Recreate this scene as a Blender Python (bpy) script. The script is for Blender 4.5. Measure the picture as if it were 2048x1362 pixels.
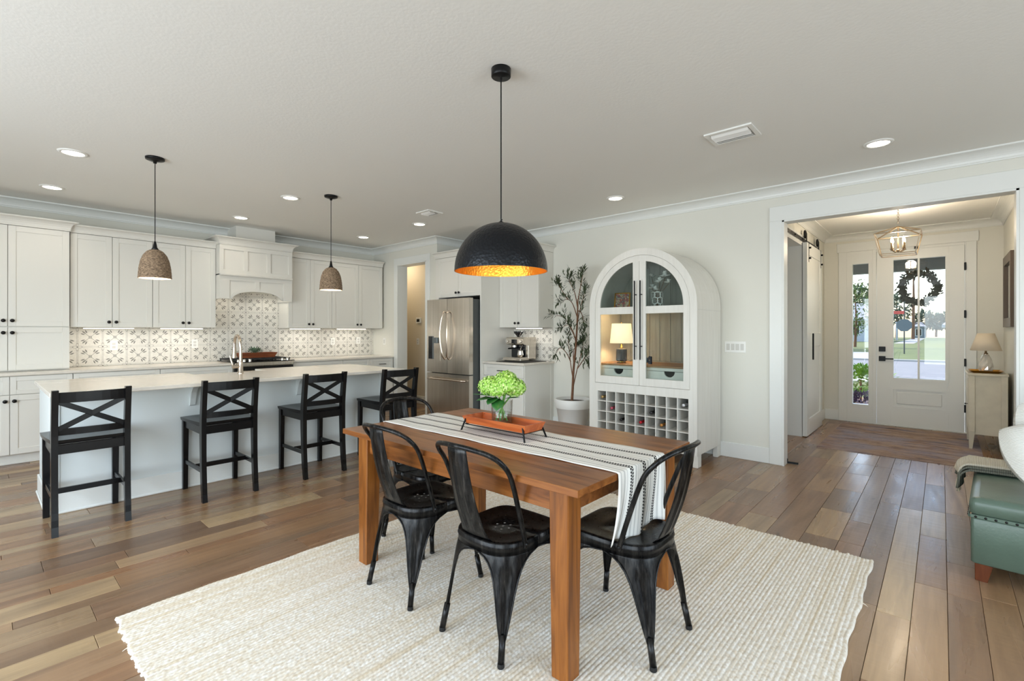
import bpy, math, random
import numpy as np
from mathutils import Vector, Matrix, Euler
for _o in list(bpy.data.objects): bpy.data.objects.remove(_o, do_unlink=True)
SC = bpy.context.scene
COL = SC.collection
PI = math.pi
R_ = random.Random(7)

# ------------------------------------------------------------------ camera
cd = bpy.data.cameras.new('camera'); cam = bpy.data.objects.new('camera', cd); COL.objects.link(cam)
cam.location = (0, 0, 1.33); cam.rotation_euler = (PI/2, 0, 0.72923)
cd.sensor_width = 36; cd.sensor_fit = 'HORIZONTAL'; cd.lens = 961.7/2048*36; cd.shift_y = -19.1/2048
cd.clip_start = 0.05; cd.clip_end = 400
SC.camera = cam

# ------------------------------------------------------------------ world, sun, daylight, exposure
w = bpy.data.worlds.new('world'); SC.world = w; w.use_nodes = True
nt = w.node_tree; nt.nodes.clear()
sky = nt.nodes.new('ShaderNodeTexSky'); sky.sky_type = 'NISHITA'; sky.sun_disc = False
sky.sun_elevation = math.radians(42); sky.sun_rotation = math.radians(-60); sky.air_density = 1.0; sky.dust_density = 2.0; sky.altitude = 0
bg = nt.nodes.new('ShaderNodeBackground'); bg.inputs['Strength'].default_value = 0.62
wo = nt.nodes.new('ShaderNodeOutputWorld')
nt.links.new(sky.outputs[0], bg.inputs[0]); nt.links.new(bg.outputs[0], wo.inputs[0])

def lamp(name, kind, loc, energy, color=(1, 1, 1), rot=(0, 0, 0), size=None, size_y=None, shape=None, parent=None, **kw):
    l = bpy.data.lights.new(name, kind); l.energy = energy; l.color = color
    if kind == 'AREA':
        l.shape = shape or 'RECTANGLE'; l.size = size
        if size_y: l.size_y = size_y
    elif size is not None and kind in ('POINT', 'SPOT'): l.shadow_soft_size = size
    for k, v in kw.items(): setattr(l, k, v)
    o = bpy.data.objects.new(name, l); COL.objects.link(o); o.location = loc; o.rotation_euler = rot
    if parent is not None:
        o.parent = parent
        o.location = Vector(loc) - Vector(BASE.get(parent.name, (0, 0, 0)))
    return o
BASE = {}
sun = lamp('sun', 'SUN', (-20, 12, 20), 2.8, (1.0, 0.95, 0.86)); sun.data.angle = math.radians(1.0)
sun.rotation_euler = Vector((0.80, -0.30, -0.80)).to_track_quat('-Z', 'Y').to_euler()
DAY = (0.84, 0.93, 1.0)
# daylight through the glazed openings behind the camera and in the side wall
lamp('daylight_rear_window', 'AREA', (-2.85, -2.52, 1.35), 150, DAY, (PI/2, 0, 0), 3.2, 2.1)
lamp('daylight_rear_door', 'AREA', (0.9, -2.52, 1.35), 85, DAY, (PI/2, 0, 0), 2.6, 2.1)
lamp('daylight_side_window', 'AREA', (3.33, 1.6, 1.45), 78, DAY, (PI/2, 0, PI/2), 3.6, 1.9)
SC.view_settings.view_transform = 'Standard'; SC.view_settings.look = 'None'
SC.view_settings.exposure = 0.15; SC.view_settings.gamma = 1.0; SC.view_settings.use_curve_mapping = False
SC.render.film_transparent = False
cy = SC.cycles
cy.use_denoising = True; cy.denoiser = 'OPENIMAGEDENOISE'
cy.max_bounces = 8; cy.diffuse_bounces = 4; cy.glossy_bounces = 4; cy.transmission_bounces = 6; cy.transparent_max_bounces = 32
cy.caustics_reflective = False; cy.caustics_refractive = False; cy.sample_clamp_indirect = 6.0; cy.use_adaptive_sampling = True; cy.adaptive_threshold = 0.02

# ------------------------------------------------------------------ materials
def lin(c):
    return tuple(((x/255)/12.92 if x/255 <= 0.04045 else ((x/255+0.055)/1.055)**2.4) for x in c) + (1.0,)
class NT:
    def __init__(s, name):
        s.m = bpy.data.materials.new(name); s.m.use_nodes = True; s.t = s.m.node_tree; s.b = s.t.nodes['Principled BSDF']
        s.out = s.t.nodes['Material Output']
    def n(s, typ, **kw):
        x = s.t.nodes.new('ShaderNode'+typ)
        for k, v in kw.items():
            if k.startswith('i_'):
                key = k[2:]; key = int(key) if key.isdigit() else key
                x.inputs[key].default_value = v
            else: setattr(x, k, v)
        return x
    def l(s, a, b): s.t.links.new(a, b)
    def math(s, op, a, b=None, c=None, clamp=False):
        x = s.n('Math', operation=op); x.use_clamp = clamp
        for i, v in enumerate((a, b, c)):
            if v is None: continue
            if isinstance(v, (int, float)): x.inputs[i].default_value = v
            else: s.l(v, x.inputs[i])
        return x.outputs[0]
    def mix(s, f, a, b, mode='MIX'):
        x = s.n('Mix', data_type='RGBA', blend_type=mode)
        for k, v in ((0, f), (6, a), (7, b)):
            if isinstance(v, (int, float)): x.inputs[k].default_value = v
            elif isinstance(v, tuple): x.inputs[k].default_value = v
            else: s.l(v, x.inputs[k])
        return x.outputs[2]
    def ramp(s, f, stops, interp='LINEAR'):
        x = s.n('ValToRGB'); cr = x.color_ramp; cr.interpolation = interp
        while len(cr.elements) < len(stops): cr.elements.new(0.5)
        for e, (p, c) in zip(cr.elements, stops): e.position = p; e.color = c
        s.l(f, x.inputs[0]); return x.outputs[0]
    def noise(s, vec, scale=5, detail=3, rough=0.5, dist=0.0):
        x = s.n('TexNoise'); x.inputs['Scale'].default_value = scale; x.inputs['Detail'].default_value = detail
        x.inputs['Roughness'].default_value = rough; x.inputs['Distortion'].default_value = dist
        if vec is not None: s.l(vec, x.inputs['Vector'])
        return x.outputs['Fac']
    def bump(s, h, strength=0.3, dist=0.01):
        x = s.n('Bump'); x.inputs['Strength'].default_value = strength; x.inputs['Distance'].default_value = dist
        s.l(h, x.inputs['Height']); s.l(x.outputs[0], s.b.inputs['Normal'])
    def mapping(s, vec, scale=(1, 1, 1), rot=(0, 0, 0)):
        x = s.n('Mapping'); x.inputs['Scale'].default_value = scale; x.inputs['Rotation'].default_value = rot
        s.l(vec, x.inputs['Vector']); return x.outputs[0]
    def obj(s): return s.n('TexCoord').outputs['Object']
    def pos(s): return s.n('NewGeometry').outputs['Position']
def plain(name, rgb, rough=0.5, metal=0.0, spec=0.5, bump=None, var=0.0, vscale=6, sheen=0, coat=0, **kw):
    t = NT(name); c = lin(rgb); b = t.b
    b.inputs['Base Color'].default_value = c; b.inputs['Roughness'].default_value = rough; b.inputs['Metallic'].default_value = metal
    b.inputs['Specular IOR Level'].default_value = spec
    if coat: b.inputs['Coat Weight'].default_value = coat; b.inputs['Coat Roughness'].default_value = 0.1
    if sheen: b.inputs['Sheen Weight'].default_value = sheen
    if var:
        f = t.noise(t.pos(), vscale, 4)
        d = tuple(max(0, x*(1-var)) for x in c[:3])+(1,); u = tuple(min(1, x*(1+var)) for x in c[:3])+(1,)
        t.l(t.ramp(f, [(0.3, d), (0.7, u)]), b.inputs['Base Color'])
    if bump:
        t.bump(t.noise(t.pos(), bump[0], 3), bump[1], bump[2] if len(bump) > 2 else 0.005)
    for k, v in kw.items(): b.inputs[k.replace('_', ' ')].default_value = v
    return t.m
def emit(name, rgb, strength):
    t = NT(name); t.b.inputs['Base Color'].default_value = lin(rgb); t.b.inputs['Emission Color'].default_value = lin(rgb)
    t.b.inputs['Emission Strength'].default_value = strength; return t.m
def glass(name, tint=(1, 1, 1, 1), refl=0.5, rough=0.0):
    # thin pane: clear, with a fresnel reflection of the room
    t = NT(name); tr = t.n('BsdfTransparent'); tr.inputs[0].default_value = tint
    gl = t.n('BsdfGlossy'); gl.inputs['Roughness'].default_value = rough
    lw = t.n('LayerWeight'); lw.inputs[0].default_value = 0.5
    fr = t.math('ADD', 0.04, t.math('MULTIPLY', t.math('POWER', lw.outputs['Facing'], 5.0), 0.9))
    mx = t.n('MixShader'); t.l(t.math('MULTIPLY', fr, refl*2, clamp=True), mx.inputs[0]); t.l(tr.outputs[0], mx.inputs[1]); t.l(gl.outputs[0], mx.inputs[2])
    t.l(mx.outputs[0], t.out.inputs[0]); return t.m

M = {}
M['wall'] = plain('wall_paint', (226, 224, 214), 0.7, bump=(160, 0.08, 0.002))
M['ceiling'] = plain('ceiling_paint', (238, 237, 232), 0.9, bump=(55, 0.2, 0.004))
M['trim'] = plain('trim_paint', (232, 233, 229), 0.35, bump=(90, 0.03, 0.002))
M['beige'] = plain('hall_paint', (222, 210, 188), 0.75, bump=(160, 0.08, 0.002))
M['cab'] = plain('cabinet_paint', (228, 225, 217), 0.4, bump=(120, 0.03, 0.002))
M['island'] = plain('island_paint', (222, 227, 226), 0.42, bump=(120, 0.03, 0.002))
M['gap'] = plain('dark_gap', (40, 38, 36), 0.9)
M['black'] = plain('black_metal', (26, 26, 27), 0.38, 0.6)
M['knob'] = plain('black_knob', (24, 22, 21), 0.35, 0.5)
M['stoolwood'] = plain('black_painted_wood', (11, 10, 11), 0.26, spec=0.3, bump=(60, 0.05, 0.002))
M['quartz'] = plain('quartz', (224, 216, 204), 0.14, var=0.03, vscale=40)
M['steel'] = None
M['chrome'] = plain('chrome', (220, 216, 210), 0.12, 1.0)
M['nickel'] = plain('brushed_nickel', (205, 192, 178), 0.22, 1.0)
M['cooktop'] = plain('black_glass', (10, 10, 11), 0.08)
M['iron'] = plain('cast_iron', (24, 24, 25), 0.6)
M['plate'] = plain('white_plastic', (238, 237, 232), 0.35)
M['plate_shadow'] = plain('plastic_shaded', (208, 206, 200), 0.4)  # darker copy of the plate white, shade put into the colour
M['pot'] = plain('white_pot', (232, 231, 226), 0.45, bump=(30, 0.05))
M['soil'] = plain('soil', (62, 48, 38), 0.95, bump=(60, 0.8, 0.01))
M['bark'] = plain('bark', (118, 82, 58), 0.8, bump=(90, 0.5, 0.004), var=0.2, vscale=30)
M['olive'] = plain('olive_leaf', (72, 84, 58), 0.5, var=0.35, vscale=18)
M['gold'] = plain('gold', (206, 150, 62), 0.25, 1.0)
M['brass'] = plain('brass', (196, 158, 92), 0.25, 1.0)
M['screen'] = plain('dark_screen', (22, 24, 27), 0.15)
M['greymetal'] = plain('fridge_side', (84, 88, 88), 0.45, 0.3)
M['shade'] = None
M['rubber'] = plain('rubber', (18, 18, 18), 0.7)

def steel():
    t = NT('brushed_steel'); b = t.b
    v = t.mapping(t.pos(), (160, 160, 1.2)); f = t.noise(v, 1.0, 3)
    t.l(t.ramp(f, [(0.3, lin((196, 187, 175))), (0.7, lin((220, 212, 201)))]), b.inputs['Base Color'])
    b.inputs['Metallic'].default_value = 1.0; b.inputs['Roughness'].default_value = 0.24
    b.inputs['Anisotropic'].default_value = 0.6
    w = t.noise(t.pos(), 2.2, 1); t.bump(w, 0.25, 0.02); return t.m
M['steel'] = steel()

def floor_wood():
    t = NT('floor_wood'); b = t.b
    geo = t.n('NewGeometry'); oi = t.n('ObjectInfo')
    rnd = t.math('FRACT', t.math('ADD', oi.outputs['Random'], geo.outputs['Random Per Island']))
    cmb = t.n('CombineXYZ'); t.l(t.math('MULTIPLY', rnd, 31.7), cmb.inputs[0]); t.l(t.math('MULTIPLY', rnd, 71.3), cmb.inputs[1])
    va = t.n('VectorMath', operation='ADD'); t.l(geo.outputs['Position'], va.inputs[0]); t.l(cmb.outputs[0], va.inputs[1])
    v = va.outputs[0]
    g1 = t.noise(t.mapping(v, (26, 1.5, 1)), 1.0, 5, 0.6, 0.6)
    g2 = t.noise(t.mapping(v, (7, 0.7, 1)), 1.0, 3, 0.5, 1.2)
    base = t.ramp(rnd, [(0.0, lin((138, 100, 70))), (0.18, lin((170, 134, 96))), (0.36, lin((110, 86, 68))), (0.52, lin((152, 110, 76))),
                        (0.68, lin((128, 102, 80))), (0.84, lin((190, 162, 122))), (1.0, lin((146, 106, 78)))])
    c = t.mix(t.ramp(g1, [(0.35, (0, 0, 0, 1)), (0.75, (1, 1, 1, 1))]), t.mix(0.30, base, lin((70, 52, 40))), t.mix(0.15, base, lin((196, 166, 130))))
    c = t.mix(t.ramp(g2, [(0.52, (0, 0, 0, 1)), (0.78, (0.55, 0.55, 0.55, 1))]), c, lin((84, 70, 60)))
    kn = t.noise(t.mapping(v, (9, 3.2, 1)), 1.0, 2, 0.5, 0.4)
    c = t.mix(t.ramp(kn, [(0.72, (0, 0, 0, 1)), (0.80, (0.75, 0.75, 0.75, 1))]), c, lin((52, 38, 30)))
    t.l(c, b.inputs['Base Color'])
    t.l(t.ramp(g2, [(0.3, (0.25, 0.25, 0.25, 1)), (0.7, (0.36, 0.36, 0.36, 1))]), b.inputs['Roughness']); b.inputs['Specular IOR Level'].default_value = 0.75
    sc = t.noise(t.mapping(v, (2.5, 22, 1)), 1.0, 2, 0.5, 0.5)
    h = t.math('ADD', t.math('MULTIPLY', g1, 0.25), t.math('MULTIPLY', sc, 0.9))
    t.bump(h, 0.30, 0.004); return t.m
M['floor'] = floor_wood()

def wood(name, dark, mid, light, axis=0, rough=0.35, scale=1.0, knots=False):
    t = NT(name); b = t.b
    s = [22*scale, 22*scale, 22*scale]; s[axis] = 1.6*scale
    oi = t.n('ObjectInfo'); cmb = t.n('CombineXYZ')
    for i in range(3): t.l(t.math('MULTIPLY', oi.outputs['Random'], 13.1+7*i), cmb.inputs[i])
    va = t.n('VectorMath', operation='ADD'); t.l(t.obj(), va.inputs[0]); t.l(cmb.outputs[0], va.inputs[1])
    g = t.noise(t.mapping(va.outputs[0], tuple(s)), 1.0, 5, 0.6, 0.9)
    s2 = [5*scale]*3; s2[axis] = 0.7*scale
    g2 = t.noise(t.mapping(va.outputs[0], tuple(s2)), 1.0, 3, 0.5, 1.5)
    c = t.ramp(g, [(0.28, lin(dark)), (0.5, lin(mid)), (0.75, lin(light))])
    c = t.mix(t.ramp(g2, [(0.5, (0, 0, 0, 1)), (0.8, (0.6, 0.6, 0.6, 1))]), c, lin(dark))
    t.l(c, b.inputs['Base Color']); b.inputs['Roughness'].default_value = rough
    t.bump(g, 0.12, 0.002); return t.m
M['table'] = wood('table_wood', (84, 44, 16), (132, 78, 34), (160, 104, 54), 0, 0.3)
M['tableleg'] = wood('table_leg_wood', (78, 40, 10), (130, 75, 24), (164, 102, 42), 2, 0.36)
M['tray'] = wood('acacia_tray', (150, 66, 26), (196, 98, 44), (214, 124, 66), 0, 0.4)
M['trough'] = wood('trough_wood', (104, 52, 28), (156, 86, 50), (184, 112, 70), 1, 0.5)
M['hutchtop'] = wood('oak_shelf', (120, 84, 56), (164, 122, 84), (186, 148, 108), 0, 0.45)
M['bench_leg'] = wood('ottoman_leg_wood', (66, 32, 16), (96, 48, 24), (118, 64, 34), 2, 0.4)
M['whitewash'] = wood('whitewashed_wood', (224, 221, 213), (230, 227, 219), (234, 232, 225), 2, 0.5)
M['hutchback'] = wood('hutch_back_board', (150, 150, 143), (168, 168, 160), (182, 182, 174), 2, 0.6)

def chair_metal():
    t = NT('distressed_black_metal'); b = t.b
    f = t.noise(t.mapping(t.obj(), (60, 60, 6)), 1.0, 4, 0.6)
    t.l(t.ramp(f, [(0.45, lin((30, 30, 31))), (0.62, lin((52, 51, 50))), (0.75, lin((92, 88, 84)))]), b.inputs['Base Color'])
    b.inputs['Metallic'].default_value = 0.8; b.inputs['Roughness'].default_value = 0.3
    t.l(t.ramp(f, [(0.3, (0.24, 0.24, 0.24, 1)), (0.7, (0.42, 0.42, 0.42, 1))]), b.inputs['Roughness']); return t.m
M['chair'] = chair_metal()

def rug_mat():
    t = NT('jute'); b = t.b; p = t.pos()
    s = t.noise(t.mapping(p, (38, 0.45, 1)), 1.0, 3, 0.6)
    f = t.noise(t.mapping(p, (55, 40, 1)), 1.0, 3, 0.7)
    c = t.ramp(s, [(0.30, lin((226, 212, 188))), (0.46, lin((240, 234, 222))), (0.62, lin((246, 243, 236))), (0.8, lin((230, 216, 194)))])
    c = t.mix(t.ramp(f, [(0.38, (0.65, 0.65, 0.65, 1)), (0.62, (0, 0, 0, 1))]), c, lin((210, 192, 164)))
    t.l(c, b.inputs['Base Color']); b.inputs['Roughness'].default_value = 0.95; b.inputs['Specular IOR Level'].default_value = 0.1
    return t.m
M['rug'] = rug_mat()

def tile_mat():
    # printed cement tile, 0..1 UV over a whole tile: quarter flowers on the corners, crossed leaf pairs in the middle
    t = NT('printed_tile'); b = t.b
    uv = t.n('TexCoord').outputs['UV']; sp = t.n('SeparateXYZ'); t.l(uv, sp.inputs[0])
    x = t.math('ABSOLUTE', t.math('SUBTRACT', sp.outputs[0], 0.5)); y = t.math('ABSOLUTE', t.math('SUBTRACT', sp.outputs[1], 0.5))
    def leaf(cx, cy, ang, L, W):
        dx = t.math('SUBTRACT', x, cx); dy = t.math('SUBTRACT', y, cy); c, s = math.cos(ang), math.sin(ang)
        a = t.math('ADD', t.math('MULTIPLY', dx, c/L), t.math('MULTIPLY', dy, s/L))
        bb = t.math('ADD', t.math('MULTIPLY', dx, -s/W), t.math('MULTIPLY', dy, c/W))
        d = t.math('ADD', t.math('POWER', t.math('ABSOLUTE', a), 1.6), t.math('POWER', t.math('ABSOLUTE', bb), 1.3))
        return t.math('LESS_THAN', d, 1.0)
    k = leaf(0.245, 0.245, PI/4, 0.115, 0.032)
    k = t.math('MAXIMUM', k, leaf(0.295, 0.165, 0.40, 0.095, 0.030)); k = t.math('MAXIMUM', k, leaf(0.165, 0.295, PI/2-0.40, 0.095, 0.030))
    # stem from centre square
    dd = t.math('ABSOLUTE', t.math('SUBTRACT', x, y)); inside = t.math('LESS_THAN', t.math('MAXIMUM', x, y), 0.2)
    k = t.math('MAXIMUM', k, t.math('MULTIPLY', t.math('LESS_THAN', dd, 0.011), inside))
    sq = t.math('MAXIMUM', x, y); k2 = t.math('LESS_THAN', t.math('ABSOLUTE', t.math('SUBTRACT', sq, 0.05)), 0.013)
    # corner flower: outline of four petals and a dot
    ex = t.math('SUBTRACT', 0.5, x); ey = t.math('SUBTRACT', 0.5, y)
    r = t.math('SQRT', t.math('ADD', t.math('MULTIPLY', ex, ex), t.math('MULTIPLY', ey, ey)))
    th = t.math('ARCTAN2', ey, ex)
    pr = t.math('ADD', 0.125, t.math('MULTIPLY', 0.060, t.math('COSINE', t.math('MULTIPLY', th, 4.0))))
    k3 = t.math('LESS_THAN', t.math('ABSOLUTE', t.math('SUBTRACT', r, pr)), 0.013)
    dot = t.math('LESS_THAN', r, 0.032)
    # thin double lines along the edges between the flowers
    e1 = t.math('MINIMUM', ex, ey); farc = t.math('GREATER_THAN', t.math('MAXIMUM', ex, ey), 0.19)
    k4 = t.math('MULTIPLY', t.math('LESS_THAN', t.math('ABSOLUTE', t.math('SUBTRACT', e1, 0.03)), 0.006), farc)
    soft = t.noise(t.pos(), 45, 2)
    base = t.ramp(soft, [(0.3, lin((214, 210, 201))), (0.7, lin((224, 221, 213)))])
    c = t.mix(t.math('MULTIPLY', k4, 0.5), base, lin((120, 118, 115)))
    c = t.mix(t.math('MULTIPLY', k3, 0.8), c, lin((112, 110, 106))); c = t.mix(t.math('MULTIPLY', k2, 0.75), c, lin((110, 108, 105)))
    c = t.mix(t.math('MULTIPLY', k, 0.9), c, lin((112, 111, 104))); c = t.mix(dot, c, lin((74, 72, 68)))
    t.l(c, b.inputs['Base Color']); b.inputs['Roughness'].default_value = 0.35; return t.m
M['tile'] = tile_mat()
M['grout'] = plain('grout', (205, 200, 192), 0.9)

def hammered(name, rgb, rough, metal, sc=1.0, strength=0.5):
    t = NT(name); b = t.b; b.inputs['Base Color'].default_value = lin(rgb); b.inputs['Roughness'].default_value = rough; b.inputs['Metallic'].default_value = metal
    v = t.n('TexVoronoi'); v.inputs['Scale'].default_value = 70*sc; t.l(t.obj(), v.inputs['Vector']); t.bump(v.outputs['Distance'], strength, 0.004); return t.m
M['dome_out'] = hammered('dome_black', (34, 36, 40), 0.36, 0.75)
M['dome_in'] = hammered('dome_gold', (216, 152, 62), 0.36, 1.0, strength=0.4)

def rattan():
    t = NT('woven_rope'); b = t.b; o = t.obj()
    f = t.noise(t.mapping(o, (60, 60, 150)), 1.0, 3, 0.6)
    t.l(t.ramp(f, [(0.3, lin((78, 64, 52))), (0.5, lin((132, 110, 88))), (0.7, lin((170, 146, 120)))]), b.inputs['Base Color']); b.inputs['Roughness'].default_value = 0.9
    t.bump(f, 0.6, 0.004); return t.m
M['rattan'] = rattan()

def runner_mat():
    t = NT('striped_linen'); b = t.b
    uv = t.n('TexCoord').outputs['UV']; sp = t.n('SeparateXYZ'); t.l(uv, sp.inputs[0]); u, v = sp.outputs[0], sp.outputs[1]
    c = lin((240, 238, 232)); grey = None
    for vc, wd, a in ((0.05, 0.010, 0.5), (0.115, 0.012, 0.55), (0.17, 0.006, 0.5), (0.35, 0.014, 0.5), (0.40, 0.006, 0.55), (0.44, 0.006, 0.4), (0.60, 0.012, 0.5), (0.66, 0.008, 0.55), (0.70, 0.006, 0.4), (0.86, 0.012, 0.55), (0.92, 0.008, 0.5), (0.965, 0.006, 0.4)):
        g = t.math('MULTIPLY', t.math('LESS_THAN', t.math('ABSOLUTE', t.math('SUBTRACT', v, vc)), wd), a)
        grey = g if grey is None else t.math('MAXIMUM', grey, g)
    blk = None
    for vc in (0.26, 0.52, 0.775):
        for off, ph in ((-0.017, 0.0), (0.017, 0.5)):
            # stitched triangles, two staggered rows
            fr = t.math('FRACT', t.math('ADD', t.math('MULTIPLY', u, 78.0), ph))
            hw = t.math('MULTIPLY', t.math('SUBTRACT', 1.0, fr), 0.017)
            g = t.math('LESS_THAN', t.math('ABSOLUTE', t.math('SUBTRACT', v, vc+off)), t.math('ADD', hw, 0.003))
            g = t.math('MULTIPLY', g, t.math('LESS_THAN', fr, 0.86))
            blk = g if blk is None else t.math('MAXIMUM', blk, g)
    weave = t.noise(t.mapping(uv, (600, 250, 1)), 1.0, 2)
    c = t.mix(t.ramp(weave, [(0.35, (0.25, 0.25, 0.25, 1)), (0.65, (0, 0, 0, 1))]), c, lin((214, 212, 206)))
    c = t.mix(grey, c, lin((168, 168, 166))); c = t.mix(blk, c, lin((26, 26, 28)))
    t.l(c, b.inputs['Base Color']); b.inputs['Roughness'].default_value = 0.9; b.inputs['Specular IOR Level'].default_value = 0.15
    t.bump(weave, 0.15, 0.001); return t.m
M['runner'] = runner_mat()

def frug_mat():
    t = NT('faded_runner_rug'); b = t.b; p = t.pos()
    f = t.noise(t.mapping(p, (2.2, 9, 1)), 1.0, 6, 0.7, 0.8); g = t.noise(p, 1.8, 4, 0.6); h = t.noise(t.mapping(p, (14, 60, 1)), 1.0, 3, 0.7)
    c = t.ramp(f, [(0.32, lin((100, 92, 100))), (0.46, lin((150, 128, 120))), (0.58, lin((178, 156, 140))), (0.72, lin((142, 116, 102)))])
    c = t.mix(t.ramp(g, [(0.45, (0, 0, 0, 1)), (0.65, (0.7, 0.7, 0.7, 1))]), c, lin((150, 150, 168)))  # blue-lavender patches: sky sheen painted into the rug colour
    c = t.mix(t.ramp(h, [(0.55, (0, 0, 0, 1)), (0.7, (0.6, 0.6, 0.6, 1))]), c, lin((64, 56, 60)))
    t.l(c, b.inputs['Base Color']); b.inputs['Roughness'].default_value = 0.9; b.inputs['Specular IOR Level'].default_value = 0.1; return t.m
M['frug'] = frug_mat()
M['leather'] = plain('green_leather', (92, 111, 98), 0.33, bump=(70, 0.25, 0.003), var=0.12, vscale=5)
def ribbed(name, rgb, rgb2, scale, axis):
    t = NT(name); b = t.b; wv = t.n('TexWave'); wv.wave_type = 'BANDS'; wv.bands_direction = axis; wv.inputs['Scale'].default_value = scale
    wv.inputs['Distortion'].default_value = 1.2; t.l(t.obj(), wv.inputs['Vector'])
    t.l(t.mix(wv.outputs['Fac'], lin(rgb2), lin(rgb)), b.inputs['Base Color']); b.inputs['Roughness'].default_value = 0.95; b.inputs['Specular IOR Level'].default_value = 0.1
    t.bump(wv.outputs['Fac'], 0.5, 0.004); return t.m
M['pillow'] = ribbed('ribbed_cotton', (238, 236, 230), (216, 214, 207), 42, 'Y')
M['throw'] = ribbed('knit_throw', (222, 214, 198), (192, 182, 162), 40, 'X')
M['throw_edge'] = ribbed('knit_throw_grey', (128, 128, 116), (84, 86, 78), 40, 'X')
M['fringe'] = plain('fringe', (206, 194, 170), 0.95)

M['pane'] = glass('window_glass', (0.98, 0.99, 0.99, 1), 0.5)
M['cabglass'] = glass('cabinet_glass', (0.88, 0.92, 0.91, 1), 0.4)
def realglass(name, col=(1, 1, 1, 1), ior=1.45):
    t = NT(name); t.b.inputs['Base Color'].default_value = col; t.b.inputs['Transmission Weight'].default_value = 1.0
    t.b.inputs['Roughness'].default_value = 0.0; t.b.inputs['IOR'].default_value = ior; return t.m
M['vaseglass'] = glass('vase_glass', (0.975, 0.985, 0.98, 1), 0.6)
M['water'] = glass('vase_water', (0.86, 0.92, 0.90, 1), 0.6)
M['crystal'] = realglass('crystal')
def shade(name, rgb, e, ergb):
    t = NT(name); t.b.inputs['Base Color'].default_value = lin(rgb); t.b.inputs['Roughness'].default_value = 0.9
    t.b.inputs['Emission Color'].default_value = lin(ergb); t.b.inputs['Emission Strength'].default_value = e; return t.m
M['shade_lit'] = shade('lit_lamp_shade', (250, 240, 220), 0.95, (255, 226, 176))
M['shade_off'] = plain('linen_shade', (226, 212, 190), 0.9)
M['bulb_cool'] = emit('downlight_diffuser', (255, 246, 226), 9.0)
M['strip'] = emit('led_strip', (255, 246, 232), 9.0)
M['bulb_warm'] = emit('warm_bulb', (255, 196, 110), 14.0)
M['flame'] = emit('candle_bulb', (255, 224, 170), 30.0)

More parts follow.
